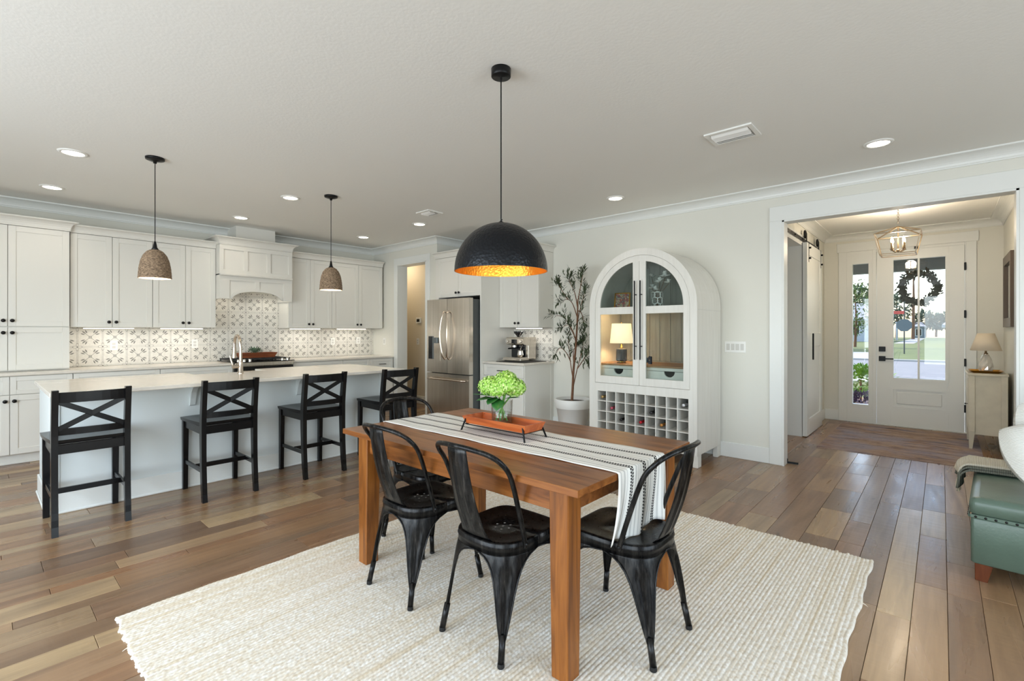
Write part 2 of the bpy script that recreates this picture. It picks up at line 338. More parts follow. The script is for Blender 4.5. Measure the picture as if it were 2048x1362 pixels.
# ------------------------------------------------------------------ mesh builder
class MB:
    def __init__(s): s.v = []; s.f = []; s.sm = []; s.mi = []; s.uv = []
    def add(s, vs, fs, smooth=False, m=0, uvs=None):
        o = len(s.v); s.v += [tuple(p) for p in vs]
        for i, f in enumerate(fs):
            s.f.append(tuple(o+k for k in f)); s.sm.append(smooth); s.mi.append(m); s.uv.append(uvs[i] if uvs else None)
        return s
    def box(s, x0, x1, y0, y1, z0, z1, b=0.0, m=0):
        c = ((x0+x1)/2, (y0+y1)/2, (z0+z1)/2); return s.obox(c, (abs(x1-x0), abs(y1-y0), abs(z1-z0)), None, b, m)
    def obox(s, c, size, rot=None, b=0.0, m=0):
        hx, hy, hz = size[0]/2, size[1]/2, size[2]/2; c = Vector(c)
        b = min(b, hx*0.9, hy*0.9, hz*0.9)
        def T(p): p = Vector(p); return (rot @ p if rot is not None else p) + c
        if b <= 0:
            vs = [T((sx*hx, sy*hy, sz*hz)) for sz in (-1, 1) for sy in (-1, 1) for sx in (-1, 1)]
            return s.add(vs, [(0, 2, 3, 1), (4, 5, 7, 6), (0, 1, 5, 4), (2, 6, 7, 3), (0, 4, 6, 2), (1, 3, 7, 5)], False, m)
        vs = []; idx = {}
        for sx in (-1, 1):
            for sy in (-1, 1):
                for sz in (-1, 1):
                    for a in range(3):
                        p = [sx*(hx-b), sy*(hy-b), sz*(hz-b)]; p[a] = (sx*hx, sy*hy, sz*hz)[a]
                        idx[(sx, sy, sz, a)] = len(vs); vs.append(T(p))
        fs = []
        def q(l, n):
            pts = [Vector(vs[i]) for i in l]; nn = (pts[1]-pts[0]).cross(pts[2]-pts[0]); nw = rot @ Vector(n) if rot is not None else Vector(n)
            fs.append(tuple(l) if nn.dot(nw) > 0 else tuple(reversed(l)))
        for a in range(3):
            o1, o2 = [i for i in range(3) if i != a]
            for sg in (-1, 1):
                l = []
                for t1, t2 in ((-1, -1), (1, -1), (1, 1), (-1, 1)):
                    k = [0, 0, 0]; k[a] = sg; k[o1] = t1; k[o2] = t2; l.append(idx[(k[0], k[1], k[2], a)])
                n = [0, 0, 0]; n[a] = sg; q(l, n)
            for t1 in (-1, 1):
                for t2 in (-1, 1):
                    k0 = [0, 0, 0]; k0[o1] = t1; k0[o2] = t2; k1 = list(k0); k0[a] = -1; k1[a] = 1
                    n = [0, 0, 0]; n[o1] = t1; n[o2] = t2
                    q([idx[(*k0, o1)], idx[(*k1, o1)], idx[(*k1, o2)], idx[(*k0, o2)]], n)
        for sx in (-1, 1):
            for sy in (-1, 1):
                for sz in (-1, 1):
                    q([idx[(sx, sy, sz, 0)], idx[(sx, sy, sz, 1)], idx[(sx, sy, sz, 2)]], (sx, sy, sz))
        return s.add(vs, fs, False, m)
    def bar(s, p0, p1, wx, wy, wx1=None, wy1=None, side=(1, 0, 0), b=0.0, m=0):
        # rectangular bar from p0 to p1, wx wide along side, wy the other way
        p0, p1 = Vector(p0), Vector(p1); d = (p1-p0).normalized(); sx = Vector(side); sx = (sx-d*sx.dot(d)).normalized(); sy = d.cross(sx)
        wx1 = wx if wx1 is None else wx1; wy1 = wy if wy1 is None else wy1
        vs = []
        for p, a, c in ((p0, wx, wy), (p1, wx1, wy1)):
            b_ = min(b, a*0.4, c*0.4)
            if b_ > 0: prof = [(-a/2+b_, -c/2), (a/2-b_, -c/2), (a/2, -c/2+b_), (a/2, c/2-b_), (a/2-b_, c/2), (-a/2+b_, c/2), (-a/2, c/2-b_), (-a/2, -c/2+b_)]
            else: prof = [(-a/2, -c/2), (a/2, -c/2), (a/2, c/2), (-a/2, c/2)]
            vs += [p+sx*i+sy*j for i, j in prof]
        n = len(vs)//2
        fs = [(i, (i+1) % n, n+(i+1) % n, n+i) for i in range(n)] + [tuple(reversed(range(n))), tuple(range(n, 2*n))]
        return s.add(vs, fs, False, m)
    def tube(s, path, r, n=8, caps=True, closed=False, m=0, flat=None):
        P = [Vector(p) for p in path]; k = len(P); rr = r if isinstance(r, (list, tuple)) else [r]*k
        vs = []; prev = None
        for i in range(k):
            a = P[(i-1) % k] if (closed or i > 0) else P[i]; c = P[(i+1) % k] if (closed or i < k-1) else P[i]
            d = (c-a).normalized() if (c-a).length > 1e-9 else Vector((0, 0, 1))
            if prev is None:
                u = Vector((0, 0, 1)) if abs(d.z) < 0.9 else Vector((1, 0, 0)); u = (u-d*u.dot(d)).normalized()
            else: u = (prev-d*prev.dot(d)).normalized()
            prev = u; v = d.cross(u)
            for j in range(n):
                t = 2*PI*j/n; vs.append(P[i]+(u*math.cos(t)+v*math.sin(t))*rr[i])
        fs = []
        for i in range(k if closed else k-1):
            i2 = (i+1) % k
            for j in range(n): fs.append((i*n+j, i*n+(j+1) % n, i2*n+(j+1) % n, i2*n+j))
        s.add(vs, fs, True, m)
        if caps and not closed: s.add(vs[:n], [tuple(reversed(range(n)))], False, m); s.add(vs[-n:], [tuple(range(n))], False, m)
        return s
    def lathe(s, prof, c=(0, 0, 0), n=24, smooth=True, m=0, axis='z', caps=True):
        vs = []; k = len(prof)
        for r, z in prof:
            for j in range(n):
                t = 2*PI*j/n; p = (r*math.cos(t), r*math.sin(t), z)
                if axis == 'x': p = (p[2], p[0], p[1])
                elif axis == 'y': p = (p[1], p[2], p[0])
                vs.append((p[0]+c[0], p[1]+c[1], p[2]+c[2]))
        fs = [(i*n+j, i*n+(j+1) % n, (i+1)*n+(j+1) % n, (i+1)*n+j) for i in range(k-1) for j in range(n)]
        s.add(vs, fs, smooth, m)
        if caps:
            if prof[0][0] > 1e-6: s.add(vs[:n], [tuple(reversed(range(n)))], False, m)
            if prof[-1][0] > 1e-6: s.add(vs[-n:], [tuple(range(n))], False, m)
        return s
    def prism(s, poly, axis, a, b, m=0):
        # poly of (p,q) in the plane of the two other axes (x->y,z  y->x,z  z->x,y)
        def T(p, q, t): return {'x': (t, p, q), 'y': (p, t, q), 'z': (p, q, t)}[axis]
        n = len(poly); vs = [T(p, q, a) for p, q in poly]+[T(p, q, b) for p, q in poly]
        fs = [tuple(range(n)), tuple(reversed(range(n, 2*n)))]+[(i, n+i, n+(i+1) % n, (i+1) % n) for i in range(n)]
        return s.add(vs, fs, False, m)
    def ring(s, outer, inner, axis, a, b, m=0, closed=True, smooth=False):
        # frame between two outlines with the same number of points, extruded
        def T(p, q, t): return {'x': (t, p, q), 'y': (p, t, q), 'z': (p, q, t)}[axis]
        n = len(outer); vs = [T(p, q, t) for t in (a, b) for L in (outer, inner) for p, q in L]
        fs = []
        for i in range(n if closed else n-1):
            j = (i+1) % n
            fs += [(i, j, n+j, n+i), (2*n+i, 3*n+i, 3*n+j, 2*n+j), (i, 2*n+i, 2*n+j, j), (n+i, n+j, 3*n+j, 3*n+i)]
        if not closed: fs += [(0, n, 3*n, 2*n), (n-1, 3*n-1, 4*n-1, 2*n-1)]
        return s.add(vs, fs, smooth, m)
    def sphere(s, c, r, nx=12, ny=8, m=0, sc=(1, 1, 1), rot=None):
        vs = []; c = Vector(c)
        for i in range(ny+1):
            p = PI*i/ny
            for j in range(nx):
                t = 2*PI*j/nx; q = Vector((r*sc[0]*math.sin(p)*math.cos(t), r*sc[1]*math.sin(p)*math.sin(t), r*sc[2]*math.cos(p)))
                vs.append((rot @ q if rot is not None else q)+c)
        fs = [(i*nx+j, (i+1)*nx+j, (i+1)*nx+(j+1) % nx, i*nx+(j+1) % nx) for i in range(ny) for j in range(nx)]
        return s.add(vs, fs, True, m)
    def sheet(s, grid, smooth=True, m=0, uv=None):
        nr, nc = len(grid), len(grid[0]); vs = [p for row in grid for p in row]
        fs = []; uvs = []
        for i in range(nr-1):
            for j in range(nc-1):
                f = (i*nc+j, i*nc+j+1, (i+1)*nc+j+1, (i+1)*nc+j); fs.append(f)
                if uv: uvs.append([uv[a//nc][a % nc] for a in f])
        return s.add(vs, fs, smooth, m, uvs if uv else None)
    def mesh(s, name, mats, off=(0, 0, 0)):
        me = bpy.data.meshes.new(name); o = Vector(off)
        me.from_pydata([tuple(Vector(p)-o) for p in s.v], [], s.f)
        me.polygons.foreach_set('use_smooth', s.sm); me.polygons.foreach_set('material_index', s.mi)
        for mm in (mats if isinstance(mats, (list, tuple)) else [mats]): me.materials.append(mm)
        if any(u is not None for u in s.uv):
            ul = me.uv_layers.new(name='UVMap'); flat = []
            for f, u in zip(s.f, s.uv):
                for k in range(len(f)): flat += list(u[k]) if u is not None else [0.5, 0.5]
            ul.data.foreach_set('uv', flat)
        me.update(); return me
    def build(s, name, mats, parent=None, label=None, kind=None, solid=None, sub=0, off=None):
        if off is None: off = BASE.get(parent.name, (0, 0, 0)) if parent is not None else (0, 0, 0)
        o = bpy.data.objects.new(name, s.mesh(name, mats, off)); COL.objects.link(o)
        if parent is not None:
            o.parent = parent; BASE[o.name] = off
        else: o.location = off; BASE[o.name] = off
        if label: o['label'] = label
        if kind: o['kind'] = kind
        if solid: md = o.modifiers.new('solid', 'SOLIDIFY'); md.thickness = solid; md.offset = 0
        if sub: md = o.modifiers.new('sub', 'SUBSURF'); md.levels = sub; md.render_levels = sub
        return o
def thing(name, label, cat, loc=(0, 0, 0), rz=0.0, group=None, world=True):
    # an Empty at the thing's base; with world=True its parts are given in room coordinates
    o = bpy.data.objects.new(name, None); COL.objects.link(o); o.location = loc; o.rotation_euler = (0, 0, rz); o.empty_display_size = 0.05
    o['label'] = label; o['category'] = cat
    if group: o['group'] = group
    BASE[o.name] = tuple(loc) if world else (0, 0, 0); return o
def tag(o, label, cat, group=None, kind=None):
    o['label'] = label; o['category'] = cat
    if group: o['group'] = group
    if kind: o['kind'] = kind
    return o
def struct(name, mb, m, label=None, parent=None):
    o = mb.build(name, m, parent)
    if parent is None: o['kind'] = 'structure'
    if label: o['label'] = label
    return o
def sempty(name, loc=(0, 0, 0), label=None):
    o = bpy.data.objects.new(name, None); COL.objects.link(o); o.location = loc; o['kind'] = 'structure'; BASE[o.name] = tuple(loc)
    if label: o['label'] = label
    return o
def kids(o): return [c for c in list(ALLKIDS.get(o.name, []))]
def copy_tree(o, loc, rz=0.0, label=None, group=None):
    r = o.copy(); COL.objects.link(r); r.location = loc; r.rotation_euler = (0, 0, rz)
    if label: r['label'] = label
    if group: r['group'] = group
    for ch in list(o.children):
        if ch.type == 'LIGHT': pass
        c = ch.copy(); COL.objects.link(c); c.parent = r
        for g in ch.children:
            d = g.copy(); COL.objects.link(d); d.parent = c
    return r
def arc(cx, cy, r, a0, a1, n, ry=None):
    ry = r if ry is None else ry
    return [(cx+r*math.cos(a0+(a1-a0)*i/n), cy+ry*math.sin(a0+(a1-a0)*i/n)) for i in range(n+1)]
def bez(p0, p1, p2, p3, n=10):
    P = [Vector(p) for p in (p0, p1, p2, p3)]; out = []
    for i in range(n+1):
        t = i/n; out.append(P[0]*(1-t)**3+P[1]*3*t*(1-t)**2+P[2]*3*t*t*(1-t)+P[3]*t**3)
    return out
def spline(pts, n=6):
    P = [Vector(p) for p in pts]; out = []
    for i in range(len(P)-1):
        a = P[max(i-1, 0)]; b = P[i]; c = P[i+1]; d = P[min(i+2, len(P)-1)]
        for k in range(n):
            t = k/n; out.append(0.5*((2*b)+(c-a)*t+(2*a-5*b+4*c-d)*t*t+(3*b-a-3*c+d)*t**3))
    out.append(P[-1]); return out
# ================================================================== THE SETTING
ZC = 2.75
XK, YW, YJ, XJ = -7.455, 5.325, 4.69, -5.72      # kitchen wall, arch-cabinet wall, doorway wall, its free end
XR, YB = 3.45, -2.6                              # side and rear walls, out of frame
FX0, FX1, FY = -1.33, 0.58, 8.60                 # foyer
def wallbox(name, x0, x1, y0, y1, z0, z1, m='wall', parent=None):
    return struct(name, MB().box(x0, x1, y0, y1, z0, z1), M[m], None, parent)

# floor: sub-floor slab and boards
fl = struct('floor', MB().box(-8.9, XR+0.2, YB-0.2, 9.0, -0.12, -0.013), M['gap'], 'wide-plank hardwood floor of mixed brown boards')
def proj(p):
    d = Vector(p)-Vector((0, 0, 1.33)); y = 0.72923; F = Vector((-math.sin(y), math.cos(y), 0)); Rr = Vector((math.cos(y), math.sin(y), 0))
    ww = d.dot(F); return (1024+961.7*d.dot(Rr)/ww, 661.9-961.7*d.z/ww, ww) if ww > 0.05 else None
def make_floor():
    rr = random.Random(11); planks = []; x = -7.46
    while x < 3.4:
        wd = rr.choice((0.083, 0.127, 0.127, 0.19, 0.19)); y = -1.2-rr.random()*1.2; yend = 8.62
        if x+wd > XR: break
        while y < yend:
            L = rr.choice((0.45, 0.6, 0.8, 1.0, 1.2, 1.5, 1.8)); L = min(L, yend-y)
            if L > 0.08 and y+L > -1.0: planks.append((x, wd, y, L))
            y += L
        x += wd
    def vis(pl):
        x, wd, y, L = pl; a = 0
        for k in range(4):
            y0, y1 = y+L*k/4, y+L*(k+1)/4; xm, ym = x+wd/2, (y0+y1)/2
            if xm < -6.9 or (-5.4 < xm < -4.8 and 0.4 < ym < 3.1) or (-2.8 < xm < -0.32 and 0.5 < ym < 3.4): continue
            if xm < -1.33 and ym > YW: continue
            if xm > 0.45 and ym > YW: continue
            q = [proj(p) for p in ((x, y0, 0), (x+wd, y0, 0), (x+wd, y1, 0), (x, y1, 0))]
            if any(t is None for t in q): continue
            cu, cv = sum(t[0] for t in q)/4, sum(t[1] for t in q)/4
            if not (-20 < cu < 2068 and cv < 1385): continue
            a += abs(sum(q[i][0]*q[(i+1) % 4][1]-q[(i+1) % 4][0]*q[i][1] for i in range(4)))/2
        return a
    planks.sort(key=vis, reverse=True)
    cache = {}; rest = MB(); g = 0.0008
    for i, (x, wd, y, L) in enumerate(planks):
        if i < 300:
            key = (wd, round(L, 3))
            if key not in cache: cache[key] = MB().box(-wd/2+g, wd/2-g, -L/2+g, L/2-g, -0.0128, 0, b=0.0013).mesh('plank', M['floor'])
            o = bpy.data.objects.new('plank', cache[key]); COL.objects.link(o); o.parent = fl; o.location = (x+wd/2, y+L/2, 0)
        else: rest.box(x+g, x+wd-g, y+g, y+L-g, -0.0128, 0, b=0.0022)
    rest.build('planks', M['floor'], fl, kind='stuff')
make_floor()

# ceilings
wallbox('ceiling', -8.9, XR+0.2, YB-0.2, YW+0.14, ZC, ZC+0.2, 'ceiling')
wallbox('ceiling_foyer', -2.4, FX1+0.2, YW+0.14, FY+0.2, ZC, ZC+0.2, 'ceiling')
# walls
wallbox('wall_left', XK-0.15, XK, YB-0.2, YJ+0.2, 0, ZC)
# doorway wall (between kitchen corner and fridge alcove)
wb = MB(); DX0, DX1, DZ = -6.735, -5.975, 2.42
wb.box(XK, DX0, YJ, YJ+0.17, 0, ZC); wb.box(DX1, XJ, YJ, YJ+0.17, 0, ZC); wb.box(DX0, DX1, YJ, YJ+0.17, DZ, ZC)
struct('wall_back_left', wb, M['wall'])
wallbox('wall_alcove_side', XJ-0.12, XJ, YJ+0.17, YW, 0, ZC)
OX0, OX1, OZ = -1.172, 0.441, 2.42               # opening into the foyer
wb = MB(); wb.box(XJ-0.12, OX0, YW, YW+0.125, 0, ZC); wb.box(OX1, XR, YW, YW+0.125, 0, ZC); wb.box(OX0, OX1, YW, YW+0.125, OZ, ZC)
struct('wall_back', wb, M['wall'])
# side and rear walls with their glazed openings (behind the camera)
wb = MB(); wb.box(XR, XR+0.15, YB, YW, 0, 0.45); wb.box(XR, XR+0.15, YB, YW, 2.45, ZC); wb.box(XR, XR+0.15, YB, -0.25, 0.45, 2.45); wb.box(XR, XR+0.15, 3.45, YW, 0.45, 2.45)
struct('wall_right', wb, M['wall'])
wb = MB(); wb.box(XK, XR, YB-0.15, YB, 2.45, ZC); wb.box(XK, -4.5, YB-0.15, YB, 0, 2.45); wb.box(-1.2, -0.45, YB-0.15, YB, 0, 2.45); wb.box(2.25, XR, YB-0.15, YB, 0, 2.45); wb.box(-4.5, -1.2, YB-0.15, YB, 0, 0.25)
struct('wall_front', wb, M['wall'])
def glazing(name, x0, x1, y0, y1, z0, z1, axis, nv):
    f = MB(); t = 0.05
    if axis == 'y':
        f.box(x0, x1, y0, y1, z0, z0+t); f.box(x0, x1, y0, y1, z1-t, z1)
        for k in range(nv+1): xx = x0+(x1-x0-t)*k/nv; f.box(xx, xx+t, y0, y1, z0, z1)
    else:
        f.box(x0, x1, y0, y1, z0, z0+t); f.box(x0, x1, y0, y1, z1-t, z1)
        for k in range(nv+1): yy = y0+(y1-y0-t)*k/nv; f.box(x0, x1, yy, yy+t, z0, z1)
    struct(name, f, M['trim'])
glazing('window_2', -4.5, -1.2, YB-0.1, YB-0.04, 0.25, 2.45, 'y', 4)
glazing('window_3', -0.45, 2.25, YB-0.1, YB-0.04, 0.0, 2.45, 'y', 3)
glazing('window_4', XR+0.04, XR+0.1, -0.25, 3.45, 0.45, 2.45, 'x', 3)

# hall seen through the doorway
hw = MB(); hw.box(-8.6, XJ-0.12, 5.45, 5.57, 0, ZC); hw.box(-8.7, -8.6, YJ+0.17, 5.57, 0, ZC); hw.box(-8.6, XK, YJ+0.05, YJ+0.17, 0, ZC)
struct('wall_hall', hw, M['beige'])
struct('baseboard_hall', MB().box(-8.6, XJ-0.12, 5.434, 5.45, 0, 0.14, 0.004), M['trim'])
wallbox('ceiling_hall', -8.7, XJ-0.12, YW+0.14, 5.6, ZC, ZC+0.2, 'ceiling')
lamp('hall_light', 'AREA', (-7.5, 5.05, 2.70), 5.5, (1.0, 0.86, 0.66), (0, 0, 0), 0.4, 0.3)

# foyer walls
wb = MB(); BY0, BY1, BZ = 5.75, 6.96, 2.42       # cased opening behind the barn door
wb.box(FX0-0.25, FX0, YW+0.125, BY0, 0, ZC); wb.box(FX0-0.25, FX0, BY1, FY, 0, ZC); wb.box(FX0-0.25, FX0, BY0, BY1, BZ, ZC)
struct('wall_foyer_left', wb, M['wall'])
wb = MB(); wb.box(-2.4, -2.28, YW+0.125, 7.4, 0, ZC); wb.box(-2.28, FX0-0.25, 7.28, 7.4, 0, ZC)
struct('wall_study', wb, M['wall'])
wallbox('wall_foyer_right', FX1, FX1+0.12, YW+0.125, FY, 0, ZC)
GX0, GX1 = -1.041, 0.236                          # rough opening of the door unit
wb = MB(); wb.box(FX0-0.25, GX0, FY, FY+0.14, 0, ZC); wb.box(GX1, FX1+0.12, FY, FY+0.14, 0, ZC); wb.box(GX0, GX1, FY, FY+0.14, 2.49, ZC)
struct('wall_foyer_front', wb, M['wall'])

# crown mouldings: a cove with two small steps
def crown_profile(h=0.094, p=0.122):
    pr = [(0, -h), (0.012, -h), (0.012, -h+0.012)]
    for i in range(7):
        a = (PI/2)*i/6; pr.append((0.016+(p-0.03)*(1-math.cos(a)), -h+0.016+(h-0.03)*math.sin(a)))
    return pr + [(p-0.010, -0.012), (p, -0.012), (p, 0), (0, 0)]
def crown(name, path, side, m='trim'):
    # path of wall corners (x,y); side=+1 when the room lies left of the direction of travel
    pr = crown_profile(); P = [Vector((x, y)) for x, y in path]; rows = []
    for i, p in enumerate(P):
        ds = []
        if i > 0: ds.append((P[i]-P[i-1]).normalized())
        if i < len(P)-1: ds.append((P[i+1]-P[i]).normalized())
        ns = [Vector((-d.y, d.x))*side for d in ds]
        n = ns[0] if len(ns) == 1 else (ns[0]+ns[1])/(1+ns[0].dot(ns[1]))
        rows.append([(p.x+n.x*a, p.y+n.y*a, ZC+b) for a, b in pr])
    mb = MB().sheet(rows, False); return struct(name, mb, M[m])
crown('trim_1', [(XK, YB), (XK, YJ), (XJ, YJ), (XJ, YW), (XR, YW)], -1)
crown('trim_2', [(FX0, YW+0.125), (FX0, FY), (FX1, FY), (FX1, YW+0.125)], -1)

# baseboards
bb = MB(); bb.box(-3.99, OX0-0.115, YW-0.016, YW, 0, 0.155, 0.004); struct('baseboard_back', bb, M['trim'])
bb = MB(); bb.box(OX1+0.115, XR, YW-0.016, YW, 0, 0.155, 0.004); struct('baseboard_right', bb, M['trim'])
bb = MB(); bb.box(FX0, GX0-0.105, FY-0.016, FY, 0, 0.155, 0.004); bb.box(FX0, FX0+0.016, BY1+0.1, FY, 0, 0.155, 0.004); bb.box(FX0, FX0+0.016, YW+0.125, BY0-0.1, 0, 0.155, 0.004)
bb.box(FX1-0.016, FX1, YW+0.125, FY, 0, 0.155, 0.004); bb.box(GX1+0.1, FX1, FY-0.016, FY, 0, 0.155, 0.004)
struct('baseboard_foyer', bb, M['trim'])

# casings: foyer opening, doorway, barn-door opening
c = MB(); YC = YW-0.018
c.box(OX0-0.115, OX0+0.0, YC, YW, 0, OZ, 0.003); c.box(OX1, OX1+0.115, YC, YW, 0, OZ, 0.003)
c.box(OX0-0.115, OX1+0.115, YC, YW, OZ, OZ+0.145, 0.003)
struct('trim_3', c, M['trim'], 'white flat casing around the opening to the foyer')
c = MB(); c.box(OX0, OX0+0.016, YC, YW+0.125, 0, OZ); c.box(OX1-0.016, OX1, YC, YW+0.125, 0, OZ); c.box(OX0, OX1, YC, YW+0.125, OZ-0.016, OZ)
struct('trim_4', c, M['trim'], 'white jamb lining of the opening to the foyer')
c = MB(); c.box(DX0-0.09, DX0, YJ-0.016, YJ, 0.0, DZ, 0.003); c.box(DX1, DX1+0.09, YJ-0.016, YJ, 0, DZ, 0.003); c.box(DX0-0.09, DX1+0.09, YJ-0.016, YJ, DZ, DZ+0.11, 0.003)
c.box(DX0, DX0+0.014, YJ-0.016, YJ+0.18, 0, DZ); c.box(DX1-0.014, DX1, YJ-0.016, YJ+0.18, 0, DZ); c.box(DX0, DX1, YJ-0.016, YJ+0.18, DZ-0.014, DZ)
struct('trim_5', c, M['trim'], 'white casing around the kitchen doorway')
c = MB(); c.box(FX0, FX0+0.02, BY0-0.09, BY0, 0, BZ, 0.003); c.box(FX0, FX0+0.02, BY1, BY1+0.09, 0, BZ, 0.003); c.box(FX0, FX0+0.02, BY0-0.09, BY1+0.09, BZ, BZ+0.12, 0.003)
c.box(FX0-0.25, FX0+0.02, BY1-0.014, BY1, 0, BZ); c.box(FX0-0.25, FX0+0.02, BY0, BY0+0.014, 0, BZ); c.box(FX0-0.25, FX0+0.02, BY0, BY1, BZ-0.014, BZ)
struct('trim_6', c, M['trim'], 'white casing around the barn door opening')

# front door with glazed upper half
d1 = sempty('door_1', (-0.234, FY-0.03, 0.012), 'white front door with two tall glass panes over a raised panel')
x0, x1, z0, z1 = -0.689, 0.221, 0.014, 2.45; yd0, yd1 = FY-0.035, FY+0.01
sl = MB(); gx0, gx1, gz0, gz1 = -0.503, 0.036, 0.678, 2.32
sl.box(x0, gx0-0.03, yd0, yd1, z0, z1, 0.002); sl.box(gx1+0.03, x1, yd0, yd1, z0, z1, 0.002)
sl.box(gx0-0.03, gx1+0.03, yd0, yd1, gz1+0.03, z1); sl.box(gx0-0.03, gx1+0.03, yd0, yd1, 0.545, gz0-0.03); sl.box(gx0-0.03, gx1+0.03, yd0, yd1, z0, 0.25)
sl.box(gx0-0.03, gx1+0.03, yd0+0.014, yd1, 0.25, 0.545)
sl.build('door_slab', M['trim'], d1)
rp = MB(); rp.ring([(-0.535, 0.25), (0.068, 0.25), (0.068, 0.545), (-0.535, 0.545)], [(-0.505, 0.28), (0.038, 0.28), (0.038, 0.515), (-0.505, 0.515)], 'y', yd0-0.004, yd0+0.016)
rp.box(-0.47, 0.003, yd0+0.001, yd0+0.016, 0.315, 0.48, 0.012); rp.build('raised_panel', M['trim'], d1)
fr = MB(); fr.ring([(gx0-0.035, gz0-0.035), (gx1+0.035, gz0-0.035), (gx1+0.035, gz1+0.035), (gx0-0.035, gz1+0.035)], [(gx0, gz0), (gx1, gz0), (gx1, gz1), (gx0, gz1)], 'y', yd0-0.012, yd1+0.012)
fr.build('glass_frame', M['trim'], d1)
xm = (gx0+gx1)/2
MB().box(xm-0.011, xm+0.011, yd0-0.008, yd1+0.008, gz0, gz1, 0.002).build('muntin', M['trim'], d1)
for a, b in ((gx0, xm-0.011), (xm+0.011, gx1)): MB().box(a, b, yd0+0.018, yd0+0.024, gz0, gz1).build('pane', M['pane'], d1)
lk = MB().box(-0.665, -0.59, yd0-0.02, yd0, 1.04, 1.11, 0.004).build('deadbolt', M['black'], d1)
hd = MB().box(-0.665, -0.59, yd0-0.02, yd0, 0.905, 0.975, 0.004).build('door_handle', M['black'], d1)
MB().box(-0.645, -0.50, yd0-0.052, yd0-0.036, 0.932, 0.948, 0.003).bar((-0.63, yd0-0.018, 0.94), (-0.63, yd0-0.045, 0.94), 0.02, 0.02).build('lever', M['black'], hd)
for z in (2.17, 1.55, 0.92, 0.32): MB().box(0.217, 0.238, yd0-0.010, yd0+0.02, z-0.05, z+0.05, 0.003).build('hinge', M['black'], d1)
MB().box(0.06-0.34, 0.06-0.30, yd0-0.02, yd0, 2.45, 2.485, 0.002).build('door_catch', M['black'], d1)
st = MB().box(x0-0.03, x1+0.03, FY-0.05, FY+0.14, 0, 0.013, 0.003); struct('trim_7', st, M['trim'], 'white threshold under the front door')
c = MB(); c.box(GX0-0.105, GX0+0.0, FY-0.02, FY, 0, 2.49, 0.003); c.box(GX1, GX1+0.10, FY-0.02, FY, 0, 2.49, 0.003); c.box(GX0-0.125, GX1+0.12, FY-0.024, FY, 2.49, 2.62, 0.003)
c.box(0.2245, GX1, FY-0.02, FY+0.12, 0.013, 2.49, 0.002); c.box(-0.735, -0.694, FY-0.03, FY+0.12, 0, 2.49, 0.002); c.box(GX0, GX1, FY-0.01, FY+0.12, 2.455, 2.49)
struct('trim_8', c, M['trim'], 'white casing around the front door and sidelight')
w1 = sempty('window_1', (-0.888, FY, 0.0), 'narrow sidelight window beside the front door')
s1 = MB(); a0, a1, b0, b1 = -0.974, -0.785, 0.266, 2.305
s1.ring([(GX0, 0.0), (-0.735, 0.0), (-0.735, 2.455), (GX0, 2.455)], [(a0-0.03, b0-0.03), (a1+0.03, b0-0.03), (a1+0.03, b1+0.03), (a0-0.03, b1+0.03)], 'y', FY-0.02, FY+0.05)
s1.build('window_panel', M['trim'], w1)
MB().ring([(a0-0.03, b0-0.03), (a1+0.03, b0-0.03), (a1+0.03, b1+0.03), (a0-0.03, b1+0.03)], [(a0, b0), (a1, b0), (a1, b1), (a0, b1)], 'y', FY-0.03, FY+0.055).build('window_frame', M['trim'], w1)
MB().box(a0, a1, FY+0.012, FY+0.018, b0, b1).build('pane', M['pane'], w1)

# sliding barn door on the foyer's side wall
d2 = sempty('door_2', (-1.27, 7.43, 0.0), 'white sliding barn door with two recessed panels, hanging from a black rail')
by0, by1, bx0, bx1 = 6.925, 7.93, -1.300, -1.250
b = MB(); b.box(bx0, bx1-0.014, by0, by1, 0.012, 2.44)
for q in ((by0, by0+0.125, 0.012, 2.44), (by1-0.125, by1, 0.012, 2.44), (by0+0.125, by1-0.125, 2.29, 2.44), (by0+0.125, by1-0.125, 0.012, 0.22), (by0+0.125, by1-0.125, 1.13, 1.30)):
    b.box(bx1-0.02, bx1, q[0], q[1], q[2], q[3], 0.002)
b.build('door_slab', M['trim'], d2)
MB().box(-1.306, -1.298, 5.60, 8.02, 2.455, 2.50, 0.001).build('rail', M['black'], d2, 'black steel rail')
for y in (5.72, 6.1, 6.5, 6.9, 7.3, 7.7): MB().lathe([(0.011, -1.33), (0.011, -1.290)], (0, y, 2.478), 8, axis='x').build('bolt', M['black'], d2)
for y in (by0+0.10, by1-0.10):
    MB().lathe([(0.0, -1.297), (0.018, -1.297), (0.018, -1.285), (0.0, -1.285)], (0, y, 2.555), 10, axis='x').tube([(-1.291, y+0.045*math.cos(t*PI/9), 2.555+0.045*math.sin(t*PI/9)) for t in range(18)], 0.011, 6, closed=True).bar((-1.291, y-0.04, 2.555), (-1.291, y+0.04, 2.555), 0.008, 0.012).bar((-1.291, y, 2.515), (-1.291, y, 2.595), 0.008, 0.012).build('wheel', M['black'], d2)
    MB().box(-1.279, -1.271, y-0.02, y+0.02, 2.20, 2.57, 0.002).box(-1.272, -1.249, y-0.018, y+0.018, 2.20, 2.445, 0.001).lathe([(0.012, -1.25), (0.012, -1.225)], (0, y, 2.38), 8, axis='x').lathe([(0.012, -1.25), (0.012, -1.225)], (0, y, 2.25), 8, axis='x').build('strap', M['black'], d2)
MB().box(-1.205, -1.188, by0+0.05, by0+0.075, 0.97, 1.30, 0.004).bar((-1.25, by0+0.062, 1.04), (-1.19, by0+0.062, 1.04), 0.014, 0.014).bar((-1.25, by0+0.062, 1.23), (-1.19, by0+0.062, 1.23), 0.014, 0.014).build('handle', M['black'], d2)
